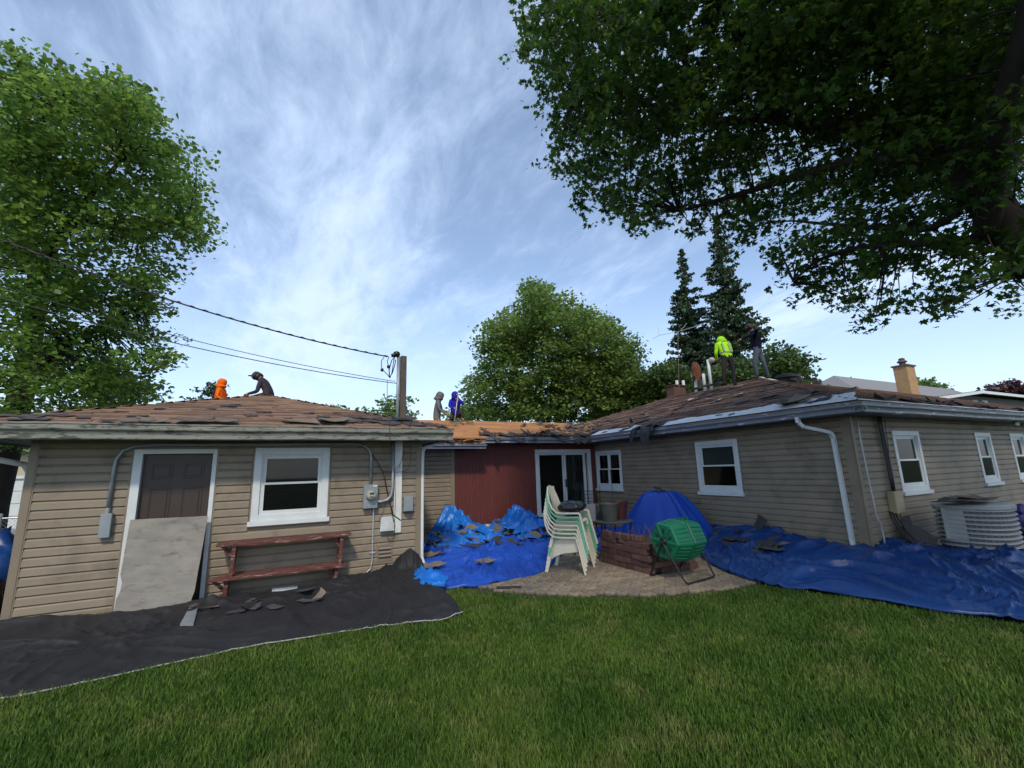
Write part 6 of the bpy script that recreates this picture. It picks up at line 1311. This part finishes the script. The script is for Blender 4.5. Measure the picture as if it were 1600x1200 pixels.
# --- spruces
def spruce(px, pytop, dist, pw, label):
    b = Vector((ray(px, pytop).x, ray(px, pytop).y, 0)).normalized()*dist; top = atD(px, pytop, 1); d = ray(px, pytop); k = dist/hypot(d.x, d.y); H = 1.7+d.z*k
    t = thing('spruce_tree', label, 'tree', b, group=None); mb = MB(); mb.tube([b, b+Vector((0, 0, H*.5)), b+Vector((0, 0, H))], [.22, .13, .02], 8); link('trunk', mb, BARK, t, smooth=True)
    Rm = pw/2*dist/FPX*1.7; C = []; mb = MB(); z = 1.2
    while z < H-.1:
        f = (H-z)/H; r = Rm*min(1, f*1.45+.04)*rnd(.75, 1.1); nbr = max(5, int(12*min(1, f+.3)))
        for q in range(nbr):
            a = rnd(0, 6.28); rr = r*rnd(.6, 1.1); drp = .20*rr; tip = b+Vector((cos(a)*rr, sin(a)*rr, z-drp+.10*rr)); o_ = b+Vector((0, 0, z)); mid = o_.lerp(tip, .55)-Vector((0, 0, .14*rr)); mb.tube([o_, mid, tip], [.03, .02, .006], 4, cap=False)
            m_ = max(3, int(rr*16)); ts = np.linspace(.15, 1, m_)
            for tt in ts:
                c = o_.lerp(mid, tt/.55) if tt < .55 else mid.lerp(tip, (tt-.55)/.45); w = .30*(1-tt*.55)*min(1.2, rr*.5+.2)
                for _ in range(5): C.append((c.x+rng.normal()*w*.6, c.y+rng.normal()*w*.6, c.z-abs(rng.normal())*.10+.03))
        z += rnd(.22, .36)
    link('branch', mb, BARK, t, smooth=True, recalc=False); leaves('crown', np.array(C), .19, LSPR, t, 'rh', .3, .9); return t, len(C)
r1 = spruce(1064, 388, 30, 80, 'shorter dark spruce on the left behind the house peak'); r2 = spruce(1118, 335, 27, 86, 'taller dark spruce behind the lime jacketed worker'); print('spruce', r1[1], r2[1])
# --- smaller background trees
def bush(name, label, poly, dist, depth, n, rad, per, size, lm, stem=True, cat='tree', group=None):
    xs = [p[0] for p in poly]; ys = [p[1] for p in poly]; X = rng.uniform(min(xs), max(xs), 8000); Y = rng.uniform(min(ys), max(ys), 8000); ok = inpolyn(X, Y, poly); X, Y = X[ok][:n], Y[ok][:n]
    C = np.array([tuple(D_(x, y, dist+rng.uniform(-depth, depth))) for x, y in zip(X, Y)]); cx = (min(xs)+max(xs))/2; b = Vector((ray(cx, 640).x, ray(cx, 640).y, 0)).normalized()*dist
    top = max(C[:, 2]); return tree(name, label, cat, b, [([b, b+Vector((0, 0, top*.5)), b+Vector((.1, 0, top*.92))], .16, .03)], C, rng.uniform(rad*.6, rad*1.2, len(C)), per, size, lm, BARK, 'rh', .6, keep=mkkeep(poly, .4, .5), group=group, tr=.015, spr=.12)
bush('deciduous_tree', 'dark leafy tree between the broad maple and the spruces', [(985, 668), (1000, 600), (1012, 580), (1022, 562), (1035, 570), (1060, 575), (1080, 600), (1070, 630), (1000, 660)], 24, 1.5, 90, .8, 42, .2, LDK)
bush('deciduous_tree', 'dark green tree right behind the lime jacketed worker', [(1090, 640), (1100, 590), (1130, 560), (1180, 565), (1200, 600), (1200, 640)], 22, 1.5, 90, .8, 42, .2, LDK)
bush('deciduous_tree', 'round green tree just right of the navy clad worker', [(1190, 640), (1188, 560), (1195, 538), (1215, 533), (1240, 545), (1258, 560), (1262, 575), (1270, 585), (1266, 605), (1270, 640)], 20, 1.5, 110, .6, 50, .17, LDK)
bush('deciduous_tree', 'pale lime treetop behind the neighbouring grey roof, left part', [(1280, 640), (1285, 602), (1300, 595), (1325, 596), (1345, 602), (1370, 598), (1385, 606), (1390, 640)], 55, 2, 80, 1.1, 34, .36, LBR)
bush('deciduous_tree', 'pale treetop behind the yellow chimney', [(1385, 640), (1392, 598), (1410, 592), (1440, 594), (1470, 598), (1480, 640)], 60, 2, 60, 1.1, 30, .4, LMID)
bush('red_leaf_tree', 'dark red leaved tree at the far right above the neighbouring roof', [(1535, 640), (1540, 606), (1560, 598), (1580, 597), (1605, 604), (1660, 604), (1660, 640)], 60, 2, 80, 1.0, 34, .36, LRED)
bush('deciduous_tree', 'small leafy tree behind the wooden service post', [(568, 668), (568, 640), (575, 630), (590, 622), (610, 618), (640, 620), (652, 632), (656, 645), (658, 668)], 20, 1.0, 60, .4, 46, .17, LMID)
bush('deciduous_tree', 'low treetop peeping over the right slope of the garage roof', [(500, 668), (500, 628), (520, 626), (545, 630), (560, 636), (565, 668)], 24, 1.0, 26, .4, 40, .17, LMID)
bush('deciduous_tree', 'pale green tree spray hanging low behind the left of the garage roof', [(150, 640), (160, 600), (185, 585), (215, 588), (245, 596), (255, 604), (235, 625), (200, 640)], 17, 1.0, 60, .5, 36, .17, LMID)
bush('spruce_tree', 'small blue green conifer tip behind the orange hooded worker', [(288, 650), (292, 625), (305, 610), (318, 598), (335, 588), (345, 600), (360, 612), (365, 650)], 22, .8, 50, .4, 60, .14, LSPR)
# dense trees low behind the breezeway and left
for i, (px, d, lm, lab) in enumerate([(10, 32, LDK, 'dark bushy tree far behind the left chain fence'), (760, 34, LMID, 'background tree left of the broad maple'), (980, 36, LMID, 'background tree right of the broad maple')]):
    poly = [(px-70, 668), (px-60, 640), (px-20, 632), (px+30, 630), (px+65, 645), (px+70, 668)] if i else [(-60, 700), (-50, 640), (0, 640), (40, 650), (56, 690), (40, 730), (0, 722)]
    bush('deciduous_tree', lab, poly, d, 1.5, 50, .9, 30, .25, lm)

# ------------------------------------------------------------ neighbours, fence
ng = thing('neighbour_garage', 'cream sided garage with white overhead door beyond the left fence', 'garage', (-10, 25, 0))
yG = 25.0; a = atY(14, 752, yG); c = atY(60, 752, yG); base = atY(20, 785, yG)
gx0 = a.x-.2; gx1 = gx0+5.0; zt = atY(30, 748, yG).z
mb = MB(); mb.box((gx0-3.0, yG, 0), (gx0-.0, yG+6, 3.1)); mb.box((gx1, yG, 0), (gx1+3, yG+6, 3.1)); mb.box((gx0, yG, zt+.1), (gx1, yG+6, 3.1)); link('wall', mb, SIDG, ng)
for k in range(4): mb = MB(); h = zt/4; mb.box((gx0, yG+.05, k*h+.01), (gx1, yG+.1, k*h+h-.01)); link('door_section', mb, WHT, ng)
mb = MB(); mb.box((gx0-.12, yG-.03, zt), (gx1+.12, yG-.001, zt+.12)); link('door_trim', mb, WHT, ng)
mb = MB(); mb.prism([(gx0-3.4, yG-.4, 3.0), (gx1+3.4, yG-.4, 3.0), ((gx0+gx1)/2, yG-.4, 5.0)], (0, 0, 0), (0, 6.6, 0)); link('roof', mb, RFG, ng)
mb = MB(); mb.bar((gx0-3.4, yG-.45, 3.0), ((gx0+gx1)/2, yG-.45, 5.0), .1, .18); link('rake_board', mb, WHT, ng)
fe = thing('chain_link_fence', 'galvanised chain link fence beyond the left end of the garage', 'fence', (-5, 12, 0))
for x in (-9.0, -7.0, -5.15, -4.9): mb = MB(); mb.tube([(x, 12.2, 0), (x, 12.2, 1.12)], .03 if x > -6 else .022, 8); mb.lathe([(.035, 0), (.03, .04), (0, .06)], (x, 12.2, 1.12), 8); link('fence_post', mb, GALV, fe)
mb = MB(); mb.tube([(-11, 12.2, 1.08), (-3.2, 12.2, 1.08)], .018, 6); mb.tube([(-11, 12.2, .05), (-3.2, 12.2, .05)], .004, 4); link('rail', mb, GALV, fe)
mb = MB()
for i in range(150):
    x = -11+i*.07
    if x+1 < -3.1: mb.tube([(x, 12.2, .04), (x+1.02, 12.2, 1.06)], .0022, 3, cap=False)
    if x-1 > -11.1 and x < -3.1: mb.tube([(x, 12.205, .04), (x-1.02, 12.205, 1.06)], .0022, 3, cap=False)
link('mesh', mb, GALV, fe, recalc=False)
nh = thing('neighbour_house', 'neighbouring house with grey shingle roof, white eaves and yellow brick chimney', 'house', (30, 12, 0))
# located beyond our house roof, to the right
def NP(x, y, Y): return atY(x, y, Y)
YN = 15.0
e0 = NP(1360, 618, YN+3); r0 = NP(1425, 601, YN+4); r1_ = NP(1505, 605, YN+4); r2_ = NP(1600, 612, YN+4)
mb = MB(); q = [NP(1360, 622, YN), NP(1425, 601, YN+3.5), NP(1450, 601, YN+3.5), NP(1700, 622, YN+3.5), NP(1760, 640, YN), NP(1440, 622, YN-.1)]
zr = q[1].z; ze = q[0].z
A1 = NP(1362, 622, YN); B1 = Vector((A1.x+26, YN, A1.z)); rz_ = zr
mb.add([A1, B1, (B1.x-3.5, YN+3.5, rz_), (A1.x+3.0, YN+3.5, rz_), (A1.x, YN+8, A1.z), (B1.x, YN+8, A1.z)], [(0, 1, 2, 3), (3, 2, 5, 4), (0, 3, 4), (1, 5, 2)]); link('roof', mb, RFG, nh, recalc=False)
mb = MB(); mb.box((A1.x+.6, YN+.6, 0), (A1.x+25, YN+7.5, A1.z-.02)); link('wall', mb, SIDG, nh)
cb = NP(1425, 625, YN-.6); ct_ = NP(1411, 573, YN-.6); ct2 = NP(1424, 575, YN-.6)
mb = MB(); w = (ct2.x-ct_.x); mb.box((cb.x-w*.55, YN-.9, 1.5), (cb.x+w*.45, YN-.15, ct_.z)); stk = link('chimney', mb, BRY, nh)
mb = MB(); mb.box((cb.x-w*.55-.08, YN-.98, ct_.z+.001), (cb.x+w*.45+.08, YN-.07, ct_.z+.10)); link('cap', mb, WOODO, stk)
mb = MB(); mb.lathe([(.18, 0), (.18, .2), (.28, .24), (.28, .3), (.15, .42), (.2, .46), (.1, .55)], (cb.x-.05, YN-.5, ct_.z+.1), 12); link('flue_cap', mb, WOODO, stk)
# projecting wing with white fascia
YV = 10.5; p0 = NP(1448, 622, YV); p1 = NP(1532, 610, YV); p2 = NP(1660, 624, YV)
zE = p0.z
pk_ = Vector((p1.x+.0, YV, p1.z))
mb = MB(); mb.add([p0, pk_, (p2.x, YV, p2.z), (p0.x, YV+6, p0.z), (pk_.x, YV+6, pk_.z), (p2.x, YV+6, p2.z)], [(0, 1, 4, 3), (1, 2, 5, 4)]); link('roof', mb, RFG, nh, recalc=False)
for a, b in ((p0, pk_), (pk_, Vector((p2.x, YV, p2.z)))): mb = MB(); mb.bar(a+Vector((0, -.05, -.10)), b+Vector((0, -.05, -.10)), .06, .16); link('fascia', mb, WHT, nh)
mb = MB(); mb.prism([(p0.x+.8, YV+.6, 0), (p2.x-.8, YV+.6, 0), (p2.x-.8, YV+.6, p2.z-.2), (pk_.x, YV+.6, pk_.z-.2), (p0.x+.8, YV+.6, p0.z-.1)], (0, 0, 0), (0, 5, 0)); link('wall', mb, M('grey_wall', (.12, .12, .11), .8), nh)
for px in (1525, 1540): a = NP(px, 632, YV+.55); mb = MB(); mb.box((a.x-.35, YV+.54, a.z-.3), (a.x+.35, YV+.59, a.z+.25)); wf = link('window', mb, WHTD, nh); mb = MB(); mb.box((a.x-.28, YV+.52, a.z-.24), (a.x+.28, YV+.535, a.z+.19)); link('pane', mb, GLS, wf)

# ------------------------------------------------------------ grass
def grass(n):
    # sample by distance so density falls off with range
    r = 2.0+(rng.uniform(0, 1, n*3)**1.15)*12.0; a = rng.uniform(radians(-75), radians(125), n*3); x = r*np.sin(a); y = r*np.cos(a)
    ok = (y > -6) & (y < 8.1)
    fb = [(p.x, p.y) for p in T1.F]+[(p.x, p.y) for p in T1.B][::-1]; fr_ = [(p.x, p.y) for p in T4.F]+[(p.x, p.y) for p in T4.B][::-1]
    jx = x+rng.normal(size=len(x))*.012; jy = y+rng.normal(size=len(x))*.012
    for poly in (fb, fr_, PPOLY, [(GX0-.1, 7.9), (GX1+.1, 7.9), (GX1+.1, 14), (GX0-.1, 14)], [(8.5, 3.6), (17, 3.3), (17, 9), (8.5, 9)]): ok &= ~inpolyn(jx, jy, poly)
    P = np.stack([x, y, np.zeros_like(x)], 1); px, py = projn(P); ok &= (~np.isnan(px) & (px > -160) & (px < 1760) & (py < 1400)) | (rng.uniform(size=len(x)) < .35)
    P = P[ok][:n]; n = len(P); r = np.hypot(P[:, 0], P[:, 1])
    tone = np.array([noise.noise(Vector((p[0]*.8, p[1]*.8, 0)))+.6*noise.noise(Vector((p[0]*2.3, p[1]*2.3, 5))) for p in P])
    h = (.040+.022*rng.uniform(0, 1, n))*(1+.35*tone); w = .0022+.0005*r; az = rng.uniform(0, 6.28, n); lean = rng.uniform(.1, .75, n)*h; la = az+rng.normal(size=n)*.8+pi/2
    c, s = np.cos(az)*w, np.sin(az)*w; z0 = np.full(n, -.012)
    b0 = P+np.stack([c, s, z0], 1); b1 = P+np.stack([-c, -s, z0], 1); L1 = np.stack([np.cos(la)*lean, np.sin(la)*lean, h*0], 1)
    m0 = P+L1*.35+np.stack([c*.8, s*.8, h*.55], 1); m1 = P+L1*.35+np.stack([-c*.8, -s*.8, h*.55], 1); tp = P+L1+np.stack([c*0, s*0, h], 1)
    V = np.stack([b0, b1, m1, m0, tp], 1).reshape(-1, 3).astype(np.float32); base = (np.arange(n)*5)[:, None]
    loops = (np.array([0, 1, 2, 3, 3, 2, 4])[None, :]+base).ravel().astype(np.int32); lt = np.tile([4, 3], n).astype(np.int32); ls = np.concatenate([[0], np.cumsum(lt)[:-1]]).astype(np.int32)
    me = bpy.data.meshes.new('grass'); me.vertices.add(len(V)); me.vertices.foreach_set('co', V.ravel()); me.loops.add(len(loops)); me.loops.foreach_set('vertex_index', loops); me.polygons.add(2*n); me.polygons.foreach_set('loop_start', ls); me.polygons.foreach_set('loop_total', lt)
    me.update(calc_edges=True); gm = M('grass_blade', (.046, .104, .014), .6, (.105, .172, .028), 1.2, island=.5, trans=.32, coords='World', spots=((.20, .21, .07), 2.3, .52, .80), spec=.25); me.materials.append(gm)
    o = bpy.data.objects.new('grass', me); COL.objects.link(o); tag(o, 'mown green lawn grass filling the foreground', 'grass', kind='stuff'); print('blades', n)
grass(310000)
tot = sum(len(o.data.polygons) for o in bpy.data.objects if o.type == 'MESH'); print('objects', len(bpy.data.objects), 'faces', tot)
